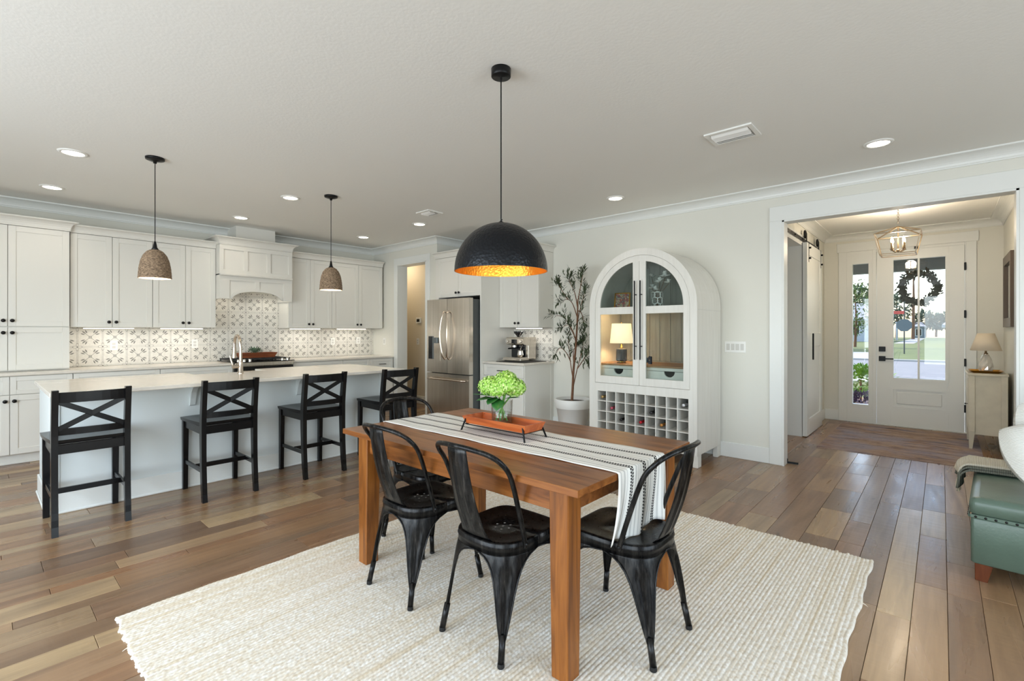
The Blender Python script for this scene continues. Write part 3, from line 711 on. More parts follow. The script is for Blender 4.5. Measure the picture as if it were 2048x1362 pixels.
ds = MB().bar((-1.155, 5.44, 0.05), (-1.155, 5.44, 0.012), 0.012, 0.012).bar((-1.155, 5.44, 0.014), (-1.06, 5.45, 0.014), 0.018, 0.018).build('door_stop', M['black'])
tag(ds, 'small black door stop on the floor at the foot of the foyer jamb', 'door stop')
# ================================================================== KITCHEN
# printed wall tiles: each tile an object, child of its wall
TP = 0.2255
def make_tiles(parent, plane, face, a_ref, regions, z_ref=0.918):
    cache = {}
    for a0, a1, z0, z1 in regions:
        for i in range(math.floor((a0-a_ref)/TP), math.ceil((a1-a_ref)/TP)):
            for j in range(math.floor((z0-z_ref)/TP), math.ceil((z1-z_ref)/TP)):
                A0, A1 = max(a0, a_ref+i*TP), min(a1, a_ref+(i+1)*TP); B0, B1 = max(z0, z_ref+j*TP), min(z1, z_ref+(j+1)*TP)
                if A1-A0 < 0.006 or B1-B0 < 0.006: continue
                u0, u1 = (A0-a_ref)/TP-i, (A1-a_ref)/TP-i; v0, v1 = (B0-z_ref)/TP-j, (B1-z_ref)/TP-j
                key = tuple(round(q, 3) for q in (u0, u1, v0, v1)); g = 0.0007
                if key not in cache:
                    mb = MB(); hw, hh, t = (A1-A0)/2-g, (B1-B0)/2-g, 0.008
                    if plane == 'x': q = lambda a, b, c: (c, a, b)
                    else: q = lambda a, b, c: (a, -c, b)
                    vs = [q(-hw, -hh, t), q(hw, -hh, t), q(hw, hh, t), q(-hw, hh, t), q(-hw, -hh, 0), q(hw, -hh, 0), q(hw, hh, 0), q(-hw, hh, 0)]
                    uv = [(u0, v0), (u1, v0), (u1, v1), (u0, v1)]
                    fs = [(0, 1, 2, 3), (4, 5, 1, 0), (5, 6, 2, 1), (6, 7, 3, 2), (7, 4, 0, 3)]
                    if plane == 'y': pass
                    uvs = [uv]+[[(0.5, 0.3)]*4]*4
                    mb.add(vs, fs, False, 0, uvs); cache[key] = mb.mesh('tile', M['tile'])
                o = bpy.data.objects.new('tile', cache[key]); COL.objects.link(o); o.parent = parent
                o.location = (face, (A0+A1)/2, (B0+B1)/2) if plane == 'x' else ((A0+A1)/2, face, (B0+B1)/2)
make_tiles(bpy.data.objects['wall_left'], 'x', XK, 0.797, [(0.70, 2.121, 0.915, 1.371), (2.121, 3.061, 0.915, 1.87), (3.061, 4.665, 0.915, 1.371)])
make_tiles(bpy.data.objects['wall_back'], 'y', YW, -4.212, [(-4.713, -3.995, 0.915, 1.376)])

def shaker(plane, f, a0, a1, z0, z1, rail=0.057, t=0.02, rec=0.008):
    mb = MB()
    def bx(p0, p1, q0, q1, d0, d1, b=0.0015):
        if plane == 'x': mb.box(f-d1, f-d0, p0, p1, q0, q1, b)
        else: mb.box(p0, p1, f+d0, f+d1, q0, q1, b)
    bx(a0, a0+rail, z0, z1, 0, t); bx(a1-rail, a1, z0, z1, 0, t); bx(a0+rail, a1-rail, z1-rail, z1, 0, t); bx(a0+rail, a1-rail, z0, z0+rail, 0, t)
    bx(a0+rail-0.004, a1-rail+0.004, z0+rail-0.004, z1-rail+0.004, rec, t-0.002, 0)
    return mb
def knob(parent, plane, f, a, z):
    pr = [(0.006, 0), (0.006, 0.012), (0.016, 0.018), (0.018, 0.024), (0.014, 0.030), (0.0, 0.032)]
    if plane == 'x': MB().lathe([(r, f+d) for r, d in pr], (0, a, z), 12, axis='x').build('knob', M['knob'], parent)
    else: MB().lathe([(r, f-d) for r, d in pr], (a, 0, z), 12, axis='y').build('knob', M['knob'], parent)
def pull(parent, plane, f, a, z, L=0.13):
    mb = MB()
    if plane == 'x':
        mb.box(f+0.022, f+0.032, a-L/2, a+L/2, z-0.005, z+0.005, 0.002)
        for s in (-1, 1): mb.box(f, f+0.024, a+s*(L/2-0.02)-0.004, a+s*(L/2-0.02)+0.004, z-0.004, z+0.004)
    else:
        mb.box(a-L/2, a+L/2, f-0.032, f-0.022, z-0.005, z+0.005, 0.002)
        for s in (-1, 1): mb.box(a+s*(L/2-0.02)-0.004, a+s*(L/2-0.02)+0.004, f-0.024, f, z-0.004, z+0.004)
    mb.build('pull', M['knob'], parent)
GAP = 0.002
def wall_cabinet(label, plane, f, back, a0, a1, z0, z1, seam, grp, kz=0.06, name='wall_cabinet', mat='cab', rows=None):
    if plane == 'x': r = thing(name, label, 'cabinet', ((f+back)/2, (a0+a1)/2, z0), group=grp)
    else: r = thing(name, label, 'cabinet', ((a0+a1)/2, (f+back)/2, z0), group=grp)
    mb = MB()
    if plane == 'x': mb.box(back, f-0.021, a0, a1, z0, z1, 0.001)
    else: mb.box(a0, a1, f+0.021, back, z0, z1, 0.001)
    mb.build('body', M[mat], r)
    for zz0, zz1, low in (rows or [(z0, z1, True)]):
        for k, (p, q) in enumerate(((a0, seam), (seam, a1))):
            d = shaker(plane, f, p+GAP, q-GAP, zz0+GAP, zz1-GAP).build('door', M[mat], r)
            knob(d, plane, f, (q-0.032 if k == 0 else p+0.032), zz0+kz if low else zz1-kz)
    return r
KU = -7.12
wall_cabinet('white double-door wall cabinet beside the tall hutch unit', 'x', KU, XK, 0.702, 1.441, 1.372, 2.41, 1.063, 'wall cabinets along the range wall')
wall_cabinet('white double-door wall cabinet adjoining the hood on its pantry side', 'x', KU, XK, 1.443, 2.121, 1.372, 2.41, 1.782, 'wall cabinets along the range wall')
wall_cabinet('white double-door wall cabinet adjoining the hood on its doorway side', 'x', KU, XK, 3.061, 3.736, 1.372, 2.41, 3.394, 'wall cabinets along the range wall')
wall_cabinet('white double-door wall cabinet in the corner beside the doorway', 'x', KU, XK, 3.738, 4.650, 1.372, 2.41, 4.198, 'wall cabinets along the range wall')
wall_cabinet('tall white hutch cabinet standing on the counter, with two tiers of doors', 'x', -7.07, XK, -0.24, 0.695, 0.916, 2.41, 0.229, None, name='hutch_cabinet', rows=[(1.376, 2.41, True), (0.925, 1.372, False)])

def small_crown(path, side, z0, h=0.085, p=0.055):
    pr = [(-0.02, 0), (0.004, 0), (0.004, 0.012)]
    for i in range(6):
        a = PI/2*i/5; pr.append((0.006+(p-0.012)*(1-math.cos(a)), 0.014+(h-0.028)*math.sin(a)))
    pr += [(p, h-0.010), (p, h), (-0.02, h)]
    P = [Vector(q) for q in path]; rows = []
    for i, q in enumerate(P):
        ds = []
        if i > 0: ds.append((P[i]-P[i-1]).normalized())
        if i < len(P)-1: ds.append((P[i+1]-P[i]).normalized())
        ns = [Vector((-d.y, d.x))*side for d in ds]; n = ns[0] if len(ns) == 1 else (ns[0]+ns[1])/(1+ns[0].dot(ns[1]))
        rows.append([(q.x+n.x*a, q.y+n.y*a, z0+b) for a, b in pr])
    mb = MB().sheet(rows, False); k = len(pr)
    mb.add(rows[0], [tuple(range(k))]); mb.add(rows[-1], [tuple(reversed(range(k)))]); return mb
def crown_thing(label, path, side, z0, h=0.085, p=0.055, cap=None):
    mb = small_crown(path, side, z0, h, p)
    if cap: mb.box(*cap)
    o = mb.build('cabinet_crown', M['cab'], off=(path[0][0], path[0][1], z0)); return tag(o, label, 'moulding')
crown_thing('cove crown moulding on top of the tall hutch cabinet', [(XK, 0.697), (-7.068, 0.697), (-7.068, -0.24)], 1, 2.412, 0.098, 0.065, (XK, -7.06, -0.24, 0.697, 2.48, 2.505))
crown_thing('cove crown moulding along the wall cabinets between hutch and hood', [(-7.118, 2.12), (-7.118, 0.702)], 1, 2.412, cap=(XK, -7.10, 0.702, 2.12, 2.47, 2.49))
crown_thing('cove crown moulding along the wall cabinets between hood and doorway', [(-7.118, 4.655), (-7.118, 3.062)], 1, 2.412, cap=(XK, -7.10, 3.062, 4.655, 2.47, 2.49))

# range hood: box with three panels, ledge, arched valance with two panels, crown and chimney
HF, H0, H1 = -6.985, 2.123, 3.059
h = thing('range_hood', 'white panelled range hood with an arched valance and boxed chimney', 'range hood', (-7.2, 2.591, 1.75))
mb = MB().box(XK, HF-0.014, H0, H1, 2.06, 2.46, 0.001)
mb.build('body', M['cab'], h)
w3 = (H1-H0-0.02)/3
fr = MB(); fr.box(HF-0.021, HF+0.003, H0, H1, 2.40, 2.46, 0.0015); fr.box(HF-0.021, HF+0.003, H0, H1, 2.085, 2.135, 0.0015)
for k in range(4): yy = H0+(H1-H0-0.05)*k/3; fr.box(HF-0.021, HF+0.003, yy, yy+0.05, 2.135, 2.40, 0.0015)
fr.build('panel_frame', M['cab'], h)
MB().box(XK, HF+0.032, H0-0.0, H1+0.0, 2.055, 2.085, 0.008).build('ledge', M['cab'], h)
def arch_pts(n=16):
    y0, y1, zb, zt = 2.262, 2.920, 1.753, 1.862; out = []
    for i in range(n+1):
        t = -1+2*i/n; out.append((y0+(y1-y0)*i/n, zb+(zt-zb)*math.sqrt(max(0, 1-t*t*0.86))-(zt-zb)*math.sqrt(0.14)*(abs(t)**6)))
    return out
ap = arch_pts(); low = [(H0, 1.753)]+ap+[(H1, 1.753)]; up = [(y, 2.056) for y, z in low]
va = MB(); va.ring(up, low, 'x', HF-0.035, HF-0.015, closed=False)
va.build('valance', M['cab'], h)
vt = MB(); vt.box(HF-0.020, HF-0.001, H0, H1, 2.0, 2.055, 0.001); vt.box(HF-0.020, HF-0.001, H0, H0+0.12, 1.753, 2.0, 0.001); vt.box(HF-0.020, HF-0.001, H1-0.12, H1, 1.753, 2.0, 0.001); vt.box(HF-0.020, HF-0.001, 2.565, 2.617, 1.86, 2.0, 0.001)
a2 = [(y, z+0.045) for y, z in ap]; vt.ring(a2, ap, 'x', HF-0.0205, HF+0.0008, closed=False)
vt.build('valance_frame', M['cab'], h)
sd = MB(); sd.box(XK, HF-0.035, H0, H0+0.02, 1.753, 2.06); sd.box(XK, HF-0.035, H1-0.02, H1, 1.753, 2.06); sd.box(XK, HF-0.035, H0, H1, 1.97, 1.99)
sd.build('hood_liner', M['cab'], h)
small_crown([(XK, H1), (HF, H1), (HF, H0), (XK, H0)], 1, 2.462, 0.10, 0.065).box(XK, HF, H0, H1, 2.54, 2.56).build('crown', M['cab'], h)
MB().box(XK, -7.10, 2.357, 2.868, 2.55, ZC).build('chimney', M['cab'], h)
for y in (2.33, 2.85):
    MB().lathe([(0.035, 1.962), (0.035, 1.969)], (-7.2, y, 0), 14).build('hood_light', M['bulb_cool'], h)
    lamp('hood_lamp', 'SPOT', (-7.2, y, 1.955), 4, (1, 0.93, 0.80), (0, 0, 0), 0.03, parent=h, spot_size=2.3, spot_blend=0.6)

# under-cabinet strips
def under_light(label, plane, a0, a1, d, z):
    c = (d, (a0+a1)/2, z) if plane == 'x' else ((a0+a1)/2, d, z)
    r = thing('under_cabinet_light', label, 'light', c, group='led strips under the wall cabinets'); L = a1-a0
    if plane == 'x': MB().box(d-0.02, d+0.02, a0, a1, z-0.012, z-0.001, 0.002).build('housing', M['plate'], r); MB().box(d-0.016, d+0.016, a0+0.005, a1-0.005, z-0.016, z-0.012).build('diffuser', M['strip'], r)
    else: MB().box(a0, a1, d-0.02, d+0.02, z-0.012, z-0.001, 0.002).build('housing', M['plate'], r); MB().box(a0+0.005, a1-0.005, d-0.016, d+0.016, z-0.016, z-0.012).build('diffuser', M['strip'], r)
    lamp('strip_lamp', 'AREA', (c[0], c[1], z-0.019), 0.8, (1, 0.95, 0.88), (0, 0, 0), (0.03 if plane == 'x' else L), (L if plane == 'x' else 0.03), parent=r)
under_light('glowing strip under the wall cabinet beside the hutch', 'x', 0.82, 1.28, -7.22, 1.372)
under_light('glowing strip under the wall cabinet on the hutch side of the hood', 'x', 1.54, 2.0, -7.22, 1.372)
under_light('glowing strip under the wall cabinet just past the hood', 'x', 3.13, 3.59, -7.22, 1.372)
under_light('glowing strip under the corner wall cabinet near the doorway', 'x', 3.875, 4.385, -7.22, 1.372)
under_light('glowing strip under the cabinet above the coffee machine', 'y', -4.47, -4.02, 5.10, 1.376)

# base cabinets and worktops
BF = -6.845
def base_unit(label, a0, a1, seam=None, doors=True, drawers=None):
    r = thing('base_cabinet', label, 'cabinet', (-7.15, (a0+a1)/2, 0), group='base cabinets along the range wall')
    mb = MB(); mb.box(XK, BF-0.021, a0, a1, 0.10, 0.884, 0.001); mb.box(XK, -6.915, a0, a1, 0.0, 0.10); mb.box(-6.915, -6.905, a0, a1, 0, 0.02, 0.004)
    mb.build('body', M['cab'], r)
    ed = [a0, seam, a1] if seam else [a0, a1]
    dr = drawers or ed
    for p, q in zip(dr[:-1], dr[1:]):
        d = shaker('x', BF, p+GAP, q-GAP, 0.70, 0.878, 0.045).build('drawer', M['cab'], r); pull(d, 'x', BF, (p+q)/2, 0.79)
    for k, (p, q) in enumerate(zip(ed[:-1], ed[1:])):
        d = shaker('x', BF, p+GAP, q-GAP, 0.108, 0.695).build('door', M['cab'], r)
        knob(d, 'x', BF, (q-0.032 if k == 0 else p+0.032), 0.637)
    return r
r0 = thing('base_cabinet', 'white base cabinet under the hutch, two drawers over two doors', 'cabinet', (-7.15, 0.23, 0), group='base cabinets along the range wall')
mb = MB(); mb.box(XK, BF-0.021, -0.24, 0.698, 0.10, 0.884, 0.001); mb.box(XK, -6.915, -0.24, 0.698, 0, 0.10); mb.box(-6.915, -6.905, -0.24, 0.698, 0, 0.02, 0.004); mb.build('body', M['cab'], r0)
for k, (p, q) in enumerate(((-0.24, 0.235), (0.235, 0.698))):
    shaker('x', BF, p+GAP, q-GAP, 0.70, 0.878, 0.045).build('drawer', M['cab'], r0)
    d = shaker('x', BF, p+GAP, q-GAP, 0.108, 0.695).build('door', M['cab'], r0); knob(d, 'x', BF, (q-0.032 if k == 0 else p+0.032), 0.637)
base_unit('white base cabinet next to the hutch, half hidden behind the island', 0.70, 1.457)
base_unit('white base cabinet with a black drawer pull just before the range', 1.459, 2.236)
base_unit('white base cabinet on the doorway side of the range', 3.004, 3.770)
base_unit('narrow white base cabinet between the range-side and the corner units', 3.772, 4.238)
base_unit('white base cabinet in the corner by the doorway, black drawer pull', 4.240, 4.676)
def worktop(label, *boxes):
    mb = MB()
    for b in boxes: mb.box(*b, 0.004)
    o = mb.build('worktop', M['quartz'], off=(boxes[0][0], boxes[0][2], boxes[0][4])); return tag(o, label, 'worktop')
worktop('pale quartz worktop running from the hutch to the range', (XK+0.001, -6.82, -0.26, 2.238, 0.885, 0.914))
worktop('pale quartz worktop between the range and the doorway wall', (XK+0.001, -6.82, 3.002, YJ-0.001, 0.885, 0.914))

# range
rg = thing('range', 'slide-in gas range, stainless front over a black glass oven door', 'stove', (-7.1, 2.62, 0))
MB().box(-7.44, -6.845, 2.242, 2.998, 0.08, 0.90, 0.002).box(-7.40, -6.90, 2.26, 2.98, 0.0, 0.08).build('body', M['steel'], rg)
MB().box(-7.44, -6.79, 2.230, 3.010, 0.9145, 0.925, 0.003).build('cooktop', M['cooktop'], rg)
MB().box(-6.845, -6.785, 2.242, 2.998, 0.865, 0.914, 0.006).build('control_strip', M['steel'], rg)
MB().box(-6.845, -6.80, 2.244, 2.996, 0.24, 0.86, 0.004).build('oven_door', M['cooktop'], rg)
MB().tube([(-6.765, 2.30, 0.80), (-6.765, 2.94, 0.80)], 0.012, 10).bar((-6.80, 2.33, 0.80), (-6.765, 2.33, 0.80), 0.02, 0.014).bar((-6.80, 2.91, 0.80), (-6.765, 2.91, 0.80), 0.02, 0.014).build('oven_handle', M['steel'], rg)
MB().box(-6.845, -6.80, 2.244, 2.996, 0.09, 0.235, 0.004).build('drawer', M['steel'], rg)
for k in range(3):
    g = MB(); y0 = 2.25+0.25*k
    g.ring([(-7.40, y0), (-6.90, y0), (-6.90, y0+0.245), (-7.40, y0+0.245)], [(-7.385, y0+0.015), (-6.915, y0+0.015), (-6.915, y0+0.23), (-7.385, y0+0.23)], 'z', 0.94, 0.956)
    for xx in (-7.28, -7.15, -7.02): g.box(xx-0.006, xx+0.006, y0+0.01, y0+0.235, 0.94, 0.955)
    g.box(-7.39, -6.91, y0+0.117, y0+0.129, 0.94, 0.955)
    for xx in (-7.39, -6.92):
        for yy in (y0+0.01, y0+0.235): g.box(xx-0.005, xx+0.01, yy-0.005, yy+0.005, 0.925, 0.941)
    g.build('grate', M['iron'], rg)
for y in (2.30, 2.37, 2.44, 2.86, 2.93): MB().lathe([(0.020, 0.925), (0.020, 0.930), (0.017, 0.945), (0.017, 0.956), (0.0, 0.958)], (-6.845, y, 0), 14).build('knob', M['chrome'], rg)

# wooden trough and succulent standing on the range
tr = thing('wooden_trough', 'long reddish wooden trough resting on the range grates', 'trough', (-7.22, 2.66, 0.957))
mb = MB(); z0, z1 = 0.957, 1.025
def flare(x0, x1, y0, y1, z0, z1, ex, ey, t, mb):
    o0 = [(x0, y0), (x1, y0), (x1, y1), (x0, y1)]; o1 = [(x0-ex, y0-ey), (x1+ex, y0-ey), (x1+ex, y1+ey), (x0-ex, y1+ey)]
    i0 = [(x0+t, y0+t), (x1-t, y0+t), (x1-t, y1-t), (x0+t, y1-t)]; i1 = [(x0-ex+t, y0-ey+t), (x1+ex-t, y0-ey+t), (x1+ex-t, y1+ey-t), (x0-ex+t, y1+ey-t)]
    vs = [(*p, z0) for p in o0]+[(*p, z1) for p in o1]+[(*p, z0+t) for p in i0]+[(*p, z1) for p in i1]
    fs = [(3, 2, 1, 0), (8, 9, 10, 11)]
    for i in range(4): j = (i+1) % 4; fs += [(i, j, 4+j, 4+i), (8+j, 8+i, 12+i, 12+j), (4+i, 4+j, 12+j, 12+i)]
    mb.add(vs, fs); return mb
flare(-7.31, -7.15, 2.45, 2.88, z0, z1, 0.02, 0.035, 0.012, mb).build('trough', M['trough'], tr)
pl = thing('succulent', 'small grey-green leafy plant growing in the wooden trough', 'plant', (-7.23, 2.64, 0.97))
MB().sphere((-7.23, 2.64, 0.995), 0.05, 12, 6, sc=(1, 1.4, 0.5)).build('soil', M['soil'], pl)
lf = MB(); rr = random.Random(3)
def leafcard(mb, p, d, L, W, up=(0, 0, 1), m=0, fold=0.25):
    p = Vector(p); d = Vector(d).normalized(); s = d.cross(Vector(up)); s = s.normalized() if s.length > 1e-3 else Vector((1, 0, 0)); n = s.cross(d)
    vs = [p, p+d*L*0.35+s*W/2+n*W*fold, p+d*L*0.4, p+d*L*0.35-s*W/2+n*W*fold, p+d*L*0.72+s*W*0.36+n*W*fold*0.5, p+d*L*0.75, p+d*L*0.72-s*W*0.36+n*W*fold*0.5, p+d*L]
    mb.add(vs, [(0, 1, 2), (0, 2, 3), (1, 4, 5, 2), (2, 5, 6, 3), (4, 7, 5), (5, 7, 6)], True, m)
for k in range(150):
    a = rr.random()*2*PI; e = rr.uniform(0.15, 1.3); d = Vector((math.cos(a)*math.cos(e), math.sin(a)*math.cos(e), math.sin(e))); r = rr.uniform(0.03, 0.09)
    leafcard(lf, Vector((-7.23, 2.64, 1.0))+Vector((d.x*r*0.8, d.y*r*1.3, d.z*r)), d+Vector((rr.uniform(-.4, .4), rr.uniform(-.4, .4), 0.2)), 0.036, 0.018)
M['succ'] = plain('succulent_leaf', (92, 116, 92), 0.6, var=0.35, vscale=40)
lf.build('foliage', M['succ'], pl, kind='stuff')

# outlets and switches
def wallplate(name, label, cat, plane, f, a, z, n=1, kind='outlet', group=None, w=0.072, h=0.116):
    W = w+0.046*(n-1)
    c = (f, a, z) if plane == 'x' else (a, f, z)
    r = thing(name, label, cat, c, group=group)
    def bx(nm, p0, p1, q0, q1, d0, d1, mat, b=0.002):
        mb = MB()
        if plane == 'x': mb.box(f+d0, f+d1, p0, p1, q0, q1, b)
        else: mb.box(p0, p1, f-d1, f-d0, q0, q1, b)
        mb.build(nm, M[mat], r)
    bx('plate', a-W/2, a+W/2, z-h/2, z+h/2, 0, 0.007, 'plate')
    for k in range(n):
        aa = a+(k-(n-1)/2)*0.046
        if kind == 'outlet':
            for s in (-1, 1): bx('socket', aa-0.016, aa+0.016, z+s*0.020-0.014, z+s*0.020+0.014, 0.006, 0.0095, 'plate_shadow')
        else: bx('rocker', aa-0.016, aa+0.016, z-0.033, z+0.033, 0.006, 0.011, 'plate_shadow')
    return r
wallplate('outlet', 'white outlet in the tiles under the cabinet beside the hutch', 'outlet', 'x', XK+0.008, 1.125, 1.155, group='tile outlets')
wallplate('outlet', 'white outlet in the tiles just before the range', 'outlet', 'x', XK+0.008, 1.968, 1.16, group='tile outlets')
wallplate('outlet', 'white outlet in the tiles nearer the doorway corner', 'outlet', 'x', XK+0.008, 4.383, 1.167, group='tile outlets')
wallplate('outlet', 'white outlet in the tiles between hood and corner, under the first cabinet past the hood', 'outlet', 'x', XK+0.008, 3.92, 1.16, group='tile outlets')
wallplate('light_switch', 'white wall switch between the corner worktop and the doorway casing', 'switch', 'y', YJ, -7.12, 1.15, 1, 'switch')
wallplate('light_switch', 'wide white plate of four rocker switches on the wall by the arched cabinet', 'switch', 'y', YW, -1.615, 1.162, 4, 'switch')
wallplate('outlet', 'white outlet low on the beige hall wall below the thermostat', 'outlet', 'y', 5.45, -7.19, 1.136)
th = thing('thermostat', 'small white thermostat with dark screen on the beige hall wall', 'thermostat', (-7.16, 5.45, 1.52))
MB().box(-7.235, -7.09, 5.43, 5.45, 1.47, 1.575, 0.006).build('case', M['plate'], th); MB().box(-7.205, -7.12, 5.427, 5.431, 1.495, 1.55, 0.002).build('screen', M['screen'], th)

# ------------------------------------------------------------------ island
IX0, IX1, IY0, IY1 = -5.62, -4.42, 0.335, 3.17
isl = thing('kitchen_island', 'long white kitchen island cabinet below the quartz top', 'island', (-5.1, 1.75, 0))
MB().box(-5.56, -4.79, 0.362, 3.14, 0.0, 0.884, 0.001).build('body', M['island'], isl)
b = MB(); b.box(-5.56, -4.775, 0.348, 0.362, 0.0, 0.15, 0.004); b.box(-4.79, -4.776, 0.348, 3.154, 0.0, 0.15, 0.004); b.box(-4.79, -4.768, 0.340, 3.16, 0.0, 0.02, 0.006); b.box(-5.56, -4.77, 0.338, 0.35, 0, 0.02, 0.006)
b.build('baseboard', M['trim'], isl)
for y in (0.362, 3.085): MB().box(-4.79, -4.782, y, y+0.055, 0.15, 0.884, 0.002).build('corner_stile', M['island'], isl)
for y in (1.245, 2.155):
    pr = [(-4.79, 0.884), (-4.64, 0.884), (-4.64, 0.868), (-4.685, 0.850), (-4.725, 0.81), (-4.75, 0.755), (-4.765, 0.70), (-4.79, 0.69)]
    MB().prism(pr, 'y', y-0.02, y+0.02).build('bracket', M['island'], isl)
wt = MB(); S0, S1, SX = 1.40, 2.055, -5.325
wt.box(SX, IX1, IY0, IY1, 0.885, 0.914, 0.003); wt.box(IX0, SX, IY0, S0, 0.885, 0.914, 0.003); wt.box(IX0, SX, S1, IY1, 0.885, 0.914, 0.003)
tag(wt.build('island_top', M['quartz'], off=(-5.0, 1.75, 0.885)), 'long pale quartz island top with a cut-out for the sink', 'worktop')
sk = thing('sink', 'white apron-front sink let into the far edge of the island top', 'sink', (-5.42, 1.73, 0.66))
mb = MB(); x0, x1, y0, y1, zt, zb, t = -5.635, -5.20, S0-0.015, S1+0.015, 0.884, 0.66, 0.02
mb.box(x0, x0+t, y0, y1, zb, zt-0.002, 0.004); mb.box(x1-t, x1, y0, y1, zb, zt-0.001, 0.004); mb.box(x0, x1, y0, y0+t, zb, zt-0.001, 0.004); mb.box(x0, x1, y1-t, y1, zb, zt-0.001, 0.004); mb.box(x0, x1, y0, y1, zb-0.02, zb, 0.004)
mb.build('basin', M['plate'], sk); MB().lathe([(0.04, 0.660), (0.04, 0.664), (0.02, 0.662)], (-5.40, 1.73, 0), 14).build('drain', M['chrome'], sk)
fa = thing('faucet', 'tall brushed nickel gooseneck faucet with a side lever on the island', 'faucet', (-5.11, 1.737, 0.914))
fx, fy = -5.11, 1.737
MB().lathe([(0.028, 0.914), (0.028, 0.922), (0.023, 0.930), (0.021, 1.02), (0.018, 1.035)], (fx, fy, 0), 16).build('base', M['nickel'], fa)
pts = [(fx, fy, 1.03), (fx, fy, 1.16)]+[(fx-0.075+0.075*math.cos(a), fy-0.005, 1.20+0.085*math.sin(a)) for a in [PI*i/10 for i in range(11)]]+[(fx-0.152, fy-0.005, 1.15)]
MB().tube(pts, 0.0145, 12).build('neck', M['nickel'], fa)
MB().tube([(fx-0.152, fy-0.005, 1.165), (fx-0.155, fy-0.005, 1.14), (fx-0.158, fy-0.005, 1.06)], [0.017, 0.019, 0.022], 12).build('spray_head', M['nickel'], fa)
lv = MB().tube([(fx, fy, 0.985), (fx, fy-0.075, 0.985)], 0.018, 12).build('valve', M['nickel'], fa)
MB().tube([(fx, fy-0.066, 0.985), (fx+0.0, fy-0.085, 1.05), (fx-0.01, fy-0.09, 1.09)], [0.009, 0.008, 0.007], 8).build('lever', M['nickel'], lv)

# ------------------------------------------------------------------ counter stools
def make_stool():
    r = thing('counter_stool', 'x', 'stool', group='black counter stools along the island', world=False)
    W = M['stoolwood']
    for s in (-1, 1):
        x = s*0.187; path = [(x, -0.262, 0), (x, -0.240, 0.15), (x, -0.226, 0.35), (x, -0.222, 0.60), (x, -0.238, 0.76), (x, -0.268, 0.945)]
        mb = MB(); rows = []
        for i, (px, py, pz) in enumerate(spline(path, 4)):
            d = 0.023+0.006*math.exp(-((pz-0.55)/0.18)**2)-0.004*(pz < 0.1)
            rows.append([(px-0.017, py-d, pz), (px+0.017, py-d, pz), (px+0.017, py+d, pz), (px-0.017, py+d, pz), (px-0.017, py-d, pz)])
        mb.sheet(rows, False); mb.add(rows[0][:4], [(0, 1, 2, 3)]); mb.add(rows[-1][:4], [(3, 2, 1, 0)]); mb.build('leg', W, r)
        MB().bar((s*0.192, 0.238, 0), (s*0.192, 0.225, 0.585), 0.036, 0.036, 0.042, 0.044, b=0.003).build('leg', W, r)
    # saddle seat with a bowed front edge
    top = []; n = 12
    for i in range(n+1):
        row = []
        for j in range(n+1):
            u = -1+2*j/n; v = i/n; hw = 0.196+0.028*math.sin(min(1, v*1.15)*PI/2); y = -0.215+v*(0.475+0.02*(1-u*u))-0.012*(u*u)*(v > 0.9)
            z = 0.612-0.012*math.exp(-((abs(u)-0.45)/0.3)**2)*math.sin(PI*v)-0.004*(v > 0.95)
            row.append((u*hw, y, z))
        top.append(row)
    mb = MB().sheet(top, True)
    bot = [[(p[0]*0.985, p[1]*0.985, 0.585) for p in row] for row in top]; mb.sheet([list(reversed(q)) for q in bot], False)
    ed = top[0]+[q[-1] for q in top[1:]]+list(reversed(top[-1]))[1:]+[q[0] for q in reversed(top)][1:]
    be = bot[0]+[q[-1] for q in bot[1:]]+list(reversed(bot[-1]))[1:]+[q[0] for q in reversed(bot)][1:]
    mb.sheet([be, ed], False); mb.build('seat', W, r)
    for nm, a, b_, wx, wy in (('apron', (-0.17, -0.222, 0.553), (0.17, -0.222, 0.553), 0.062, 0.022), ('apron', (-0.17, 0.228, 0.553), (0.17, 0.228, 0.553), 0.062, 0.022)):
        MB().bar(a, b_, wx, wy, side=(0, 0, 1), b=0.002).build(nm, W, r)
    for s in (-1, 1):
        MB().bar((s*0.19, -0.20, 0.553), (s*0.19, 0.21, 0.553), 0.062, 0.022, side=(0, 0, 1), b=0.002).build('apron', W, r)
        MB().bar((s*0.188, -0.222, 0.235), (s*0.191, 0.222, 0.235), 0.032, 0.018, side=(0, 0, 1), b=0.002).build('stretcher', W, r)
    MB().bar((-0.183, -0.03, 0.238), (0.183, -0.03, 0.238), 0.036, 0.022, side=(0, 0, 1), b=0.002).build('stretcher', W, r)
    def rail(z, hgt, y, t):
        rows = []
        for k in range(9):
            u = -1+2*k/8; yy = y-0.018*(1-u*u); rows.append([(u*0.175, yy-t/2, z-hgt/2), (u*0.175, yy+t/2, z-hgt/2), (u*0.175, yy+t/2, z+hgt/2), (u*0.175, yy-t/2, z+hgt/2), (u*0.175, yy-t/2, z-hgt/2)])
        mb = MB().sheet(rows, False); mb.add(rows[0][:4], [(3, 2, 1, 0)]); mb.add(rows[-1][:4], [(0, 1, 2, 3)]); return mb
    rail(0.895, 0.068, -0.258, 0.02).build('top_rail', W, r); rail(0.668, 0.044, -0.226, 0.02).build('lower_rail', W, r)
    for s in (-1, 1): MB().bar((s*-0.168, -0.232, 0.686), (s*0.168, -0.256, 0.868), 0.034, 0.014, side=(0.3*s, 0, 1), b=0.002).build('cross_brace', W, r)
    return r
st0 = make_stool()
STL = ['black X-back counter stool at the near end of the island, closest to the hutch', 'black X-back counter stool second from the hutch end of the island', 'black X-back counter stool third from the hutch end of the island', 'black X-back counter stool nearest the refrigerator, partly behind the dining table']
